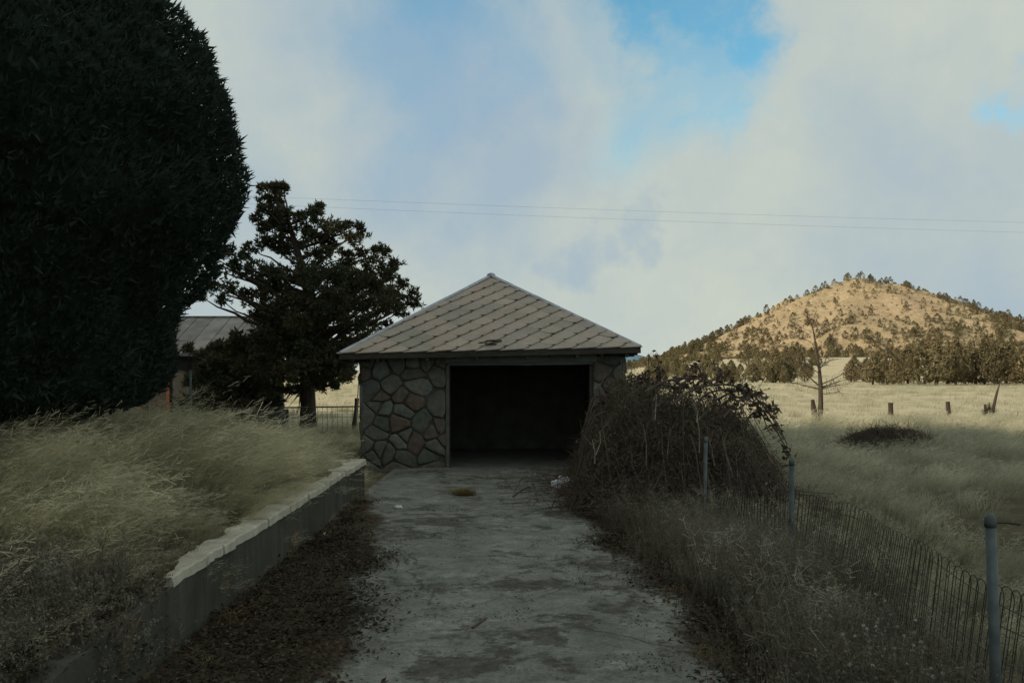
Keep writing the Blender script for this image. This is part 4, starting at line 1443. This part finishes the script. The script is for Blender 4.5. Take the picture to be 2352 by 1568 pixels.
small = [hill_tree_mesh('juniper_small', 1, .80 + .14 * (k % 3), 40 + k, 100, .35 + .1 * (k % 3), .03) for k in range(6)]
large = [hill_tree_mesh('juniper_large', 1, .72 + .13 * (k % 3), 60 + k, 420, .30 + .14 * (k % 3), .07, .046) for k in range(6)]
mb = MB().tube([(0, 0, -.12), (.01, 0, .1), (-.01, .01, .35), (0, 0, .7)], [.04, .034, .026, .01], 6)
trunk_me = mb.mesh('trunk', M['bark'])

r = np.random.default_rng(21)
cand = []
while len(cand) < 2400:
    a = r.uniform(-np.pi, np.pi); q = 150 * math.sqrt(r.random())
    c, s = math.cos(a), math.sin(a)
    stx = 1 + .24 * max(c, 0) ** 1.5 + .22 * max(-s, 0) + .2 * max(s, 0)
    x, y = HC[0] + q * stx * c, HC[1] + q * stx * s
    if s > .35: continue
    z = float(hill_z(x, y))
    # sparse high on the left face, thick low down and on the right flank
    k = .26 + .85 * ss(.35, .85, q / 150) + .8 * ss(.2, .8, c) - .15 * ss(.2, .7, -c) * (1 - ss(.6, .9, q / 150))
    k *= .55 + .9 * float(vn(x, y, 34, 6))
    if r.random() > k: continue
    h = r.uniform(2.6, 6.4) * (1.0 if r.random() < .65 else .6) * (.72 + .33 * float(ss(.3, .8, q / 150)))
    cand.append((x, y, z - .2, h))
# the ridge line itself carries trees
for t in np.linspace(-.92, 1.0, 46):
    x = HC[0] + t * (145 if t < 0 else 150 * 1.2) + r.uniform(-3, 3); y = HC[1] + r.uniform(-6, 4)
    cand.append((x, y, float(hill_z(x, y)) - .2, r.uniform(4.0, 6.5) if abs(t) > .06 else 5.0))
cand = [c for c in cand if abs(c[0] / c[1]) < .60]
cand.sort(key=lambda c: -c[3] / c[1])
def hill_label(x, y, z, h, w):
    xd = 1176 + 2090 * x / y; yd = 850 - 2090 * (z - EYE) / y
    sz = 'tall' if h > 5.6 else 'short' if h < 4.0 else 'middling'
    shp = 'broad' if w > 1.12 else 'narrow' if w < 1.0 else 'rounded'
    side = 'far left' if xd < 1640 else 'left' if xd < 1800 else 'middle left' if xd < 1920 else 'middle' if xd < 2020 else 'middle right' if xd < 2120 else 'right' if xd < 2230 else 'far right'
    if y > HC[1] - 12: zone = 'on the skyline ridge of the conical hill'
    elif yd < 700: zone = 'on the upper face of the conical hill'
    elif yd < 755: zone = 'halfway up the conical hill'
    elif yd < 800: zone = 'on the lower slope of the conical hill'
    else: zone = 'near the foot of the conical hill'
    return f'{sz} {shp} juniper {zone}, {side} part', 'tree', f'{sz} {shp} junipers {zone}, {side} part'



for k, (x, y, z, h) in enumerate(cand[:165]):
    o = link('juniper', small[k % 6]); o.location = (x, y, z); w = r.uniform(.9, 1.25)
    o.scale = (h * w, h * w, h); o.rotation_euler = (0, 0, r.uniform(0, 6.28))
    tag(o, *hill_label(x, y, z, h, w))
rest = np.array(cand[165:])
sc_ = rest[:, 3:4] * np.array((1.05, 1.05, 1.0))
scatter('hill_junipers', rest[:, :3], np.stack([np.zeros(len(rest)), np.zeros(len(rest)), r.uniform(0, 6.28, len(rest))], 1), sc_, small, 'smallest junipers thinly covering the far parts of the hill', 'trees')

# foot of the hill: bigger trees, each trunk and crown
foot = []
for k in range(16):      # right hand belt, nearest
    xd = r.uniform(2005, 2500); Y = r.uniform(150, 215)
    foot.append((xd, Y, r.uniform(3.6, 7.6), 1))
for xd, Y, h in [(2060, 152, 4.8), (2110, 150, 6.2), (2150, 150, 6.6), (2195, 153, 7.4), (2240, 156, 6.0), (2285, 151, 6.8), (2330, 150, 5.0), (2370, 149, 6.6), (2005, 158, 5.0), (2030, 163, 4.0), (2085, 165, 6.4), (2175, 160, 6.6), (2215, 163, 6.8), (2262, 160, 7.0), (2310, 163, 7.4), (2420, 150, 7), (2460, 152, 7)]:
    foot.append((xd, Y, h, 1))
for k in range(64):      # left and centre, further off
    xd = r.uniform(1490, 2000); Y = r.uniform(205, 460) if k % 3 else r.uniform(165, 210) 
    if 1885 < xd < 1975 and Y < 330: continue
    foot.append((xd, Y, r.uniform(3.2, 7.0) if k % 3 else r.uniform(2.6, 4.2), 0))
for k in range(30):
    foot.append((r.uniform(1490, 1880), r.uniform(215, 330), r.uniform(2.6, 5.0), 0))
for xd, Y, h in [(1700, 172, 3.6), (1730, 175, 3.8), (1762, 172, 3.4), (1790, 176, 4.6), (1815, 178, 4.2), (1848, 182, 3.6), (1600, 205, 3.6), (1640, 200, 3.4), (1672, 190, 3.4), (1955, 180, 4.4), (1962, 185, 5.2), (1990, 172, 4.6), (1575, 230, 4), (1530, 250, 4), (1490, 270, 4.2)]:
    foot.append((xd, Y, h, 2))
lab = {1: ('olive juniper in the hill foot belt', 'junipers in the belt right of the hill foot'),
       0: ('distant juniper at the hill foot', 'junipers at the left foot of the hill'),
       2: ('juniper on the sunlit field edge', 'junipers on the field edge')}
for k, (xd, Y, h, cl) in enumerate(foot):
    x = (xd - 1176) / 2090 * Y
    z = float(HT(x, Y))
    o = empty('juniper', (x, Y, z - .1))
    w = r.uniform(.95, 1.3) if cl == 1 else r.uniform(.85, 1.15)
    o.scale = (h * w, h * w, h); o.rotation_euler = (0, 0, r.uniform(0, 6.28))
    sz = 'tallest' if h > 6.6 else 'tall' if h > 5.4 else 'middling' if h > 4.3 else 'low'
    side = int(np.clip((xd - 1440) / 90, 0, 11))
    ref = ['just right of the garage eave', 'above the left end of the bramble', 'above the middle of the bramble', 'above the right end of the bramble', 'left of the bare tree', 'behind the bare tree', 'right of the bare tree', 'above the upright wooden post', 'above the second field post', 'above and left of the leaning snag', 'above the leaning snag', 'at the very right edge'][side]
    tag(o, f'{sz} {lab[cl][0]}, {ref}', 'tree', f'{sz} {lab[cl][1]}, {ref}')
    link('crown', large[k % 6], o); link('trunk', trunk_me, o)

# boulders and scrub on the hill
def rock_mesh(seed):
    q = np.random.default_rng(seed)
    m = MB()
    v = unit(np.array([(a, b, c) for a in (-1, 0, 1) for b in (-1, 0, 1) for c in (-1, 0, 1) if (a, b, c) != (0, 0, 0)], float))
    import bmesh
    bm = bmesh.new()
    for p in v * q.uniform(.6, 1.1, (26, 1)) * (1, .9, .75): bm.verts.new(p)
    bmesh.ops.convex_hull(bm, input=bm.verts)
    me = bpy.data.meshes.new('boulder'); bm.to_mesh(me); bm.free(); me.materials.append(M['rock'])
    return me
rocks = [rock_mesh(k) for k in range(4)]
pts = []
while len(pts) < 650:
    a = r.uniform(-np.pi, .4); q = 125 * r.random() ** .8
    x, y = HC[0] + q * 1.2 * math.cos(a), HC[1] + q * 1.2 * math.sin(a)
    if vn(x, y, 16, 1) < .5 and r.random() < .8: continue
    pts.append((x, y, float(hill_z(x, y)) - .1))
scatter('boulders', pts, r.uniform(0, 6, (650, 3)), r.uniform(.25, 1.15, 650), rocks, 'weathered boulders strewn over the upper face of the hill', 'boulders')
sc2 = []
while len(sc2) < 1500:
    a = r.uniform(-np.pi, .5); q = 150 * math.sqrt(r.random())
    x, y = HC[0] + q * 1.25 * math.cos(a), HC[1] + q * 1.22 * math.sin(a)
    sc2.append((x, y, float(HT(x, y)) - .05))
scatter('hill_scrub', sc2, np.stack([np.zeros(1500), np.zeros(1500), r.uniform(0, 6.28, 1500)], 1), r.uniform(.5, 1.6, (1500, 1)) * np.array((1.5, 1.5, .9)), small, 'low sagebrush scrub dotted over the hill', 'scrub')

# ---- tall conifers added out of view on the left to shade the yard
pts = []; sc3 = []
for Y in np.arange(-15, 30, 2.1):
    for row in (0, 1):
        x = -17.3 - row * 2.2 + r.uniform(-.4, .4); y = Y + row * 1.0 + r.uniform(-.4, .4)
        h = np.interp(y, [-40, 9, 16, 24, 30], [19, 18.5, 14.5, 14.0, 14.0]) * r.uniform(.95, 1.07)  # heights set by how far the shade has to reach
        pts.append((x, y, float(H(x, y)) - .3)); sc3.append((5.6, 5.6, h))
def shade_belt_tree(seed):
    q = np.random.default_rng(seed)
    n = 1500
    t = q.random(n) ** .9
    rad = .5 * (1 - .55 * t) * (1 - t ** 6) * q.uniform(.55, 1.05, n)
    a = q.uniform(0, 2 * np.pi, n)
    C = np.stack([rad * np.cos(a), rad * np.sin(a), .03 + .97 * t], 1)
    d1 = unit(q.normal(size=(n, 3))) * .10 * (1, 1, .45); d2 = unit(np.cross(d1, q.normal(size=(n, 3)))) * .085 * (1, 1, .45)
    tri = np.stack([C - d1, C + d2, C + d1], 1)
    return tri_mesh('conifer', tri, M['juniper'], np.tile(q.random((n, 1)), (1, 3)))
scatter('added_shade_belt', pts, np.stack([np.zeros(len(pts)), np.zeros(len(pts)), r.uniform(0, 6.28, len(pts))], 1), np.array(sc3), [shade_belt_tree(1), shade_belt_tree(2), shade_belt_tree(3)], 'tall dense conifers added out of view on the left to shade the yard', 'trees')

# ================================================================== GRASS, WEEDS, LITTER
def region(n, x0, x1, y0, y1, f, seed):
    q = np.random.default_rng(seed)
    x = q.uniform(x0, x1, n); y = q.uniform(y0, y1, n)
    k = f(x, y) > q.random(n)
    return x[k], y[k], q


def lay(name, x, y, q, scale, variants, label, cat, tilt=.12, zoff=0, sc=(.75, 1.3), yaw=.5):
    z = GZ(x, y) + zoff
    n = len(x)
    rot = np.stack([q.normal(0, tilt, n), q.normal(0, tilt, n), q.normal(0, yaw, n)], 1)
    s = scale * q.uniform(*sc, n)
    return scatter(name, np.stack([x, y, z], 1), rot, s, variants, label, cat)


# left bank: long pale grass laid over to the right by the wind
gb = [blades('bank_grass', M['grass'], 75, .54, .17, .0040, .85, .7, 5, .35) for k in range(6)]


def f_bank(x, y):
    f = 1.0 * (x < np.where(y < 6, -2.30, -2.40)) * (y < 31)
    f = np.where((x > -2.62) & (y < 13.9), .5, f)
    f = np.where((x < -7.2 + (y - 7) * .0) & (y > 6.6), .35, f)
    f = f * np.where((y < 6.2) & (x > -2.9), .5, 1) * (.35 + .65 * ss(4.6, 6.6, y - .25 * (x + 2.4)))
    f = f * np.where((x > -3.5) & (y > 16.6), np.where(x < -2.98, .8, 0), 1)
    f = f * (1 - .85 * ss(15, 27, y))
    return f * (.10 + 1.2 * ss(.30, .60, .6 * vn(x, y, .55, 6) + .4 * vn(x + .5 * y, y, 1.3, 2)))


x, y, q = region(18000, -16, -2.3, 1.6, 31, f_bank, 51)
s = (.60 + .75 * vn(x, y, 1.1, 4)) * (1 - .55 * (1 - ss(0, .75, -x - 2.45))) * np.interp(y + .5 * np.clip(x + 3, -6, 0), [0, 4, 6, 10, 13, 18, 31], [.5, .62, 1, 1, .62, .5, .6])
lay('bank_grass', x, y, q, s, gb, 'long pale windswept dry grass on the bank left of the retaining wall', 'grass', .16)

bw = [weed_clump('bank_weed', M['weed'], 14, .34, .16, .0026) for k in range(4)]
x, y, q = region(2600, -5.5, -2.24, 1.6, 7.2, lambda x, y: (.25 + .75 * vn(x, y, .6, 5)) * (1 - ss(5.2, 7.0, y - .3 * (x + 2.4))) * np.where(x > -2.5, .6, 1), 59)
s = lay('bank_weeds', x, y, q, np.full(len(x), .85), bw, 'dark low dead weeds on the bank in the near left corner', 'weeds', .25, 0, (.5, 1.3), 3.1)
# right field, near
gf = [blades('field_grass', M['field_grass'], 50, .42, .20, .0045, .45, .6, 4, .30) for k in range(5)]


def f_near(x, y):
    f = ss(1.0, 2.3, x - 1.4 - .0 * y) * (np.abs(x) < .66 * y + 3)
    bare = ss(.35, .55, vn(x, y, 1.9, 7))
    return f * (.25 + .75 * bare) * np.interp(y, [2, 9, 14, 24, 34], [.75, .8, 1, .85, .6])


x, y, q = region(15000, 1.5, 24, 2, 36, f_near, 52)
k = (bram_h(x, y) < .2) & ~((x < 2.3) & (y > 17))
x, y = x[k], y[k]
s = (.45 + 1.0 * vn(x, y, 1.9, 5)) * np.interp(y, [2, 10, 36], [.8, 1.0, 1.05])
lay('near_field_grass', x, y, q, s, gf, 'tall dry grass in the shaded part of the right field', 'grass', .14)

gd = [blades('far_grass', M['field_grass'], 34, .34, .42, .010, .3, .6, 3, .15) for k in range(4)]


def f_far(x, y):
    return (np.abs(x) < .62 * y + 6) * np.interp(y, [34, 60, 150], [1, .55, .22]) * (.35 + .65 * vn(x, y, 5, 2)) * ~((x > -3) & (x < 2.4) & (y < 24))


x, y, q = region(15000, -60, 95, 30, 150, f_far, 53)
k = x / y > -.48
lay('far_field_grass', x[k], y[k], q, np.interp(y[k], [30, 150], [.95, 1.5]), gd, 'sparse sunlit dry grass of the open far field', 'grass', .1)

# dry weeds along the fence and round the bramble
wd = [weed_clump('fence_weed', M['weed'], 13, .64, .18, .0030) for k in range(6)]


def f_weed(x, y):
    xf = np.interp(y, fy, fx)
    d = x - xf
    f = np.exp(-((d + .30) / .42) ** 2) * (y > 2.4) * (y < 13)
    f = np.maximum(f, .9 * np.exp(-((d + .35) / .6) ** 2) * ss(6, 8.5, y) * (y < 12.5))
    return f


x, y, q = region(4300, 1.0, 4.2, 2.2, 13.5, f_weed, 54)
s = (.55 + .75 * vn(x, y, 1.0, 3)) * np.interp(x - np.interp(y, fy, fx), [-1.2, -.5, .1], [.45, .85, .9]) * np.interp(y, [2, 5, 8, 13], [.8, .95, .9, .72])
lay('fence_weeds', x, y, q, s, wd, 'tangled grey brown dry weeds along the wire fence', 'weeds', .2, 0, (.7, 1.25), 3.1)
fg = [blades('fence_grass', M['weed'], 22, .50, .10, .0036, .1, .45, 4, .35) for k in range(4)]
fgp = [blades('fence_straw', M['field_grass'], 16, .62, .12, .0034, .05, .35, 4, .5) for k in range(4)]
x, y, q = region(900, 1.3, 4.2, 2.6, 11, lambda x, y: f_weed(x, y) * (vn(x, y, .9, 3) > .5), 65)
lay('fence_straw', x, y, q, .6 + .5 * vn(x, y, .8, 1), fgp, 'pale standing straw stems among the weeds at the wire fence', 'grass', .12, 0, (.7, 1.2), 3.1)
x, y, q = region(2000, 1.0, 4.2, 2.2, 13, f_weed, 64)
lay('fence_grass', x, y, q, .6 + .6 * vn(x, y, .8, 1), fg, 'thin upright dry grass growing through the wire fence', 'grass', .14, 0, (.7, 1.2), 3.1)
# white seed heads among them
hd = []
for k in range(3):
    V, T = [], []
    for a in range(6):
        b = np.array((rng.normal(0, .05), rng.normal(0, .05), 0)); e = b + np.array((rng.normal(0, .10), rng.normal(0, .10), rng.uniform(.25, .5)))
        sd = np.array((.0018, .0018, 0)); V.append([b - sd, b + sd, e + sd, e - sd]); T.append([.3, .3, .6, .6])
        for m in range(7):
            u = unit(rng.normal(size=3)) * .010; v = unit(np.cross(u, rng.normal(size=3))) * .009
            V.append([e - u, e + v, e + u, e - v]); T.append([1, 1, 1, 1])
    hd.append(tri_mesh('seed_heads', np.array(V), plant('seed_head', (.09, .08, .06), (.12, .10, .075), (.50, .50, .46), (.4, .4, .36), 2, .2) if k == 0 else hd[0].materials[0], np.array(T), k=4))
hx = np.concatenate([q.normal(2.12, .14, 30), q.normal(1.95, .12, 16), q.normal(2.35, .15, 14)]); hy_ = np.concatenate([q.normal(5.6, .35, 30), q.normal(4.6, .2, 16), q.uniform(5, 9, 14)])
lay('seed_heads', hx, hy_, q, np.full(60, .9), hd, 'small white seed heads on weeds near the fence', 'weeds', .2, 0, (.7, 1.3), 3)

# fallen leaves and dirt along both sides of the driveway
lf = []
for k in range(5):
    V, T = [], []
    for a in range(26):
        c = np.array((rng.normal(0, .10), rng.normal(0, .10), rng.uniform(.003, .022)))
        an = rng.uniform(0, 6.28); L = rng.uniform(.009, .022); w = L * rng.uniform(.35, .6)
        u = np.array((math.cos(an), math.sin(an), rng.normal(0, .35))) * L; v = np.array((-math.sin(an), math.cos(an), rng.normal(0, .35))) * w
        V.append([c - u, c + v, c + u, c - v]); T.append(np.full(4, rng.random()))
    lf.append(tri_mesh('leaves', np.array(V), M['litter'], np.array(T), k=4))


def f_lit(x, y):
    wv = (vn(x, y, .9, 1) - .5) * .5 + (vn(x, y, .3, 4) - .5) * .3
    return ss(-.05, .35, drive_edge(x, y) + wv) * (x > -2.22) * (x < 2.7) * (y < 13.8) * (.35 + .65 * vn(x, y, .4, 2))


x, y, q = region(15000, -2.3, 2.7, 2.0, 14.5, f_lit, 55)
lay('leaf_litter', x, y, q, np.full(len(x), 1.0), lf, 'brown fallen leaves drifted along both sides of the driveway', 'leaf litter', .12, 0, (.8, 1.5), 3.1)
x, y, q = region(1500, -3.6, -2.26, 1.8, 6.0, lambda x, y: .8 + 0 * x, 56)
lay('bank_leaves', x, y, q, np.full(len(x), 1.0), lf, 'dead leaves lying on the buried near end of the retaining wall', 'leaf litter', .2, .01, (.8, 1.4), 3.1)
x, y, q = region(900, -1.3, 1.5, 2.0, 17.2, lambda x, y: .25 + .75 * (vn(x, y, .8, 4) > .62), 57)
lay('stray_leaves', x, y, q, np.full(len(x), 1.0), lf, 'thin scatter of dead leaves over the bare concrete', 'leaf litter', .1, 0, (.3, .7), 3.1)
# broken grit on the worn concrete
grit = [rock_mesh(80 + k) for k in range(3)]
for gm in grit: gm.materials.clear(); gm.materials.append(M['grit'])
x, y, q = region(16000, -2.2, 1.7, 2.0, 17, lambda x, y: (.12 + .88 * ss(-.75, .0, drive_edge(x, y))) * (.2 + .8 * (vn(x, y, .45, 3) > .5)), 67)
scatter('grit', np.stack([x, y, GZ(x, y)], 1), q.uniform(0, 6, (len(x), 3)), .003 + .010 * q.random(len(x)) ** 3, grit, 'broken grit and crumbs of concrete strewn over the driveway', 'gravel')
# low dry weeds in the litter on the right and at the wall foot
lw = [blades('low_weed', M['tuft'], 26, .14, .07, .0032, .2, .8, 3, .1) for k in range(3)]
x, y, q = region(1500, -2.25, 2.6, 2.2, 17.3, lambda x, y: np.maximum(ss(1.1, 1.6, x) * .55, ss(-1.8, -2.2, x) * .35) + .25 * (y > 16.6) * (vn(x, y, .5, 1) > .5), 58)
lay('low_weeds', x, y, q, np.full(len(x), 1.0), lw, 'low dry weeds in the leaf litter at the driveway edges', 'weeds', .2, 0, (.5, 1.3), 3.1)

# tuft of golden grass growing out of a crack
ty = YG(1138); tx = P(1066, 1138, ty)[0]
V, T = [], []
for k in range(520):
    b = np.array((rng.normal(0, .075), rng.normal(0, .05), 0)); a = rng.uniform(0, 6.28); d = rng.uniform(.02, .20)
    h = rng.uniform(.05, .155) * (1 - d * 1.8)
    e = b + np.array((math.cos(a) * d * 1.25, math.sin(a) * d * .8, h)); m_ = b * .6 + e * .4 + np.array((0, 0, h * .3)); sd = np.array((.0018, .001, 0))
    V += [[b - sd, b + sd, m_ + sd, m_ - sd], [m_ - sd, m_ + sd, e + sd * .3, e - sd * .3]]; T += [[0, 0, .5, .5], [.5, .5, 1, 1]]
o = link('grass_tuft', tri_mesh('grass_tuft', np.array(V), M['tuft'], np.array(T), k=4)); o.location = (tx, ty, float(GZ(tx, ty)))
tag(o, 'round golden dry grass tuft growing in the middle of the driveway', 'grass tuft')


# crumpled bag and paper scraps
def crumple(name, loc, sx, sy, sz, mat, label, cat, seed, res=14, amp=.35, parent=None, dome=True):
    q = np.random.default_rng(seed)
    V = []; F = []
    nu, nv = res, max(5, res // 2)
    for a in range(nv):
        ph = a / (nv - 1) * math.pi * .62
        for b in range(nu):
            t = b / nu * 2 * math.pi
            k = 1 + amp * (vn(math.cos(t) * 2 + seed, math.sin(t) * 2 + a * .6, .55, 3) - .5) + q.normal(0, .05)
            V.append((sx * math.sin(ph) * math.cos(t) * k, sy * math.sin(ph) * math.sin(t) * k, sz * (math.cos(ph) + .35) * k / 1.35))
    for a in range(nv - 1):
        F += [(a * nu + b, (a + 1) * nu + b, (a + 1) * nu + (b + 1) % nu, a * nu + (b + 1) % nu) for b in range(nu)]
    m = MB().add(V, F)
    o = m.build(name, mat, parent)
    o.location = loc
    if label: tag(o, label, cat)
    return o


bgy = YG(1130); bgx = P(1291, 1124, bgy)[0]; bgz = float(GZ(bgx, bgy))
bg_ = empty('plastic_bag', (bgx, bgy, bgz)); tag(bg_, 'crumpled white plastic bag with a red strip at the edge of the bramble', 'bag')
crumple('bag_body', (0, 0, .04), .16, .12, .17, M['bag'], None, None, 3, 20, .6, bg_)
crumple('bag_fold', (-.09, -.05, .0), .06, .05, .09, M['bag'], None, None, 6, 14, .5, bg_)
MB().add([(-.13, -.13, .012), (.05, -.15, .010), (.06, -.13, .045), (-.03, -.115, .055), (-.12, -.11, .05)], [(0, 1, 2, 3, 4)]).build('red_strip', M['bag_red'], bg_)
for xd, yd, Y, w, lab_, sd in ((915, 1170, YG(1172), .055, 'white paper scrap lying in the leaf litter near the retaining wall', 2), (1445, 1192, YG(1194), .05, 'small white paper scrap below the bramble on the right', 4), (748, 1232, YG(1234), .035, 'tiny pale scrap on the ground at the foot of the retaining wall', 8)):
    p = P(xd, yd, Y)
    px_ = max(p[0], -2.2)
    crumple('paper_scrap', (px_, Y, float(GZ(px_, Y)) + .004), w, w * .8, w * .7, M['paper'], lab_, 'litter', sd, 10, .8)

# sticks
def stick(pts, r0, r1, label, name='stick'):
    p = np.array(pts)
    o = MB().tube(p - p[0], np.linspace(r0, r1, len(p)), 5).build(name, M['wire'] if name == 'bent_stem' else M['cane']); o.location = p[0]
    tag(o, label, 'stick')
a = P(1266, 1172, YG(1172)); a[2] = float(GZ(a[0], YG(1172)))
stick([a, P(1280, 1128, 12.5), P(1281, 1112, 12.6), P(1282, 1060, 12.7)], .007, .004, 'thin dark bent stem standing in front of the white bag', 'bent_stem')
Yq = YG(1135); a = P(1288, 1135, Yq); stick([(a[0], Yq, float(GZ(a[0], Yq))), P(1297, 1100, Yq), P(1310, 1068, Yq)], .006, .003, 'short dark stem leaning across the white bag', 'bent_stem')
for (xa, ya, xb, yb, ra, lb) in ((1085, 1450, 1118, 1425, .010, 'short pale stick lying on the concrete in the foreground'), (1178, 1145, 1215, 1118, .012, 'straight dark stick lying on the driveway before the doorway')):
    b0 = P(xa, ya, YG(ya)); b1 = P(xb, yb, YG(yb)); bm_ = (b0 + b1) / 2
    stick([(q_[0], q_[1], float(GZ(q_[0], q_[1])) + ra) for q_ in (b0, bm_, b1)], ra, ra * .6, lb)
# a few dark weed stalks standing up in the bank grass
for k, (xd, y0_, y1_, Y, dx) in enumerate([(690 * .0 + 425, 1035, 905, 12.5, 14), (340, 1040, 960, 11.5, 20), (540, 1010, 955, 13, 8)]):
    b = P(xd, y0_, Y); e = P(xd + dx, y1_, Y); g_ = float(H(b[0], Y))
    stick([(b[0] - .05, Y, g_ - .05), b, e], .006, .003, ['tall dark weed stalk standing in the bank grass, the tallest of three', 'dark weed stalk in the bank grass nearest the big cypress', 'short dark weed stalk in the bank grass towards the garage'][k], 'weed_stalk')
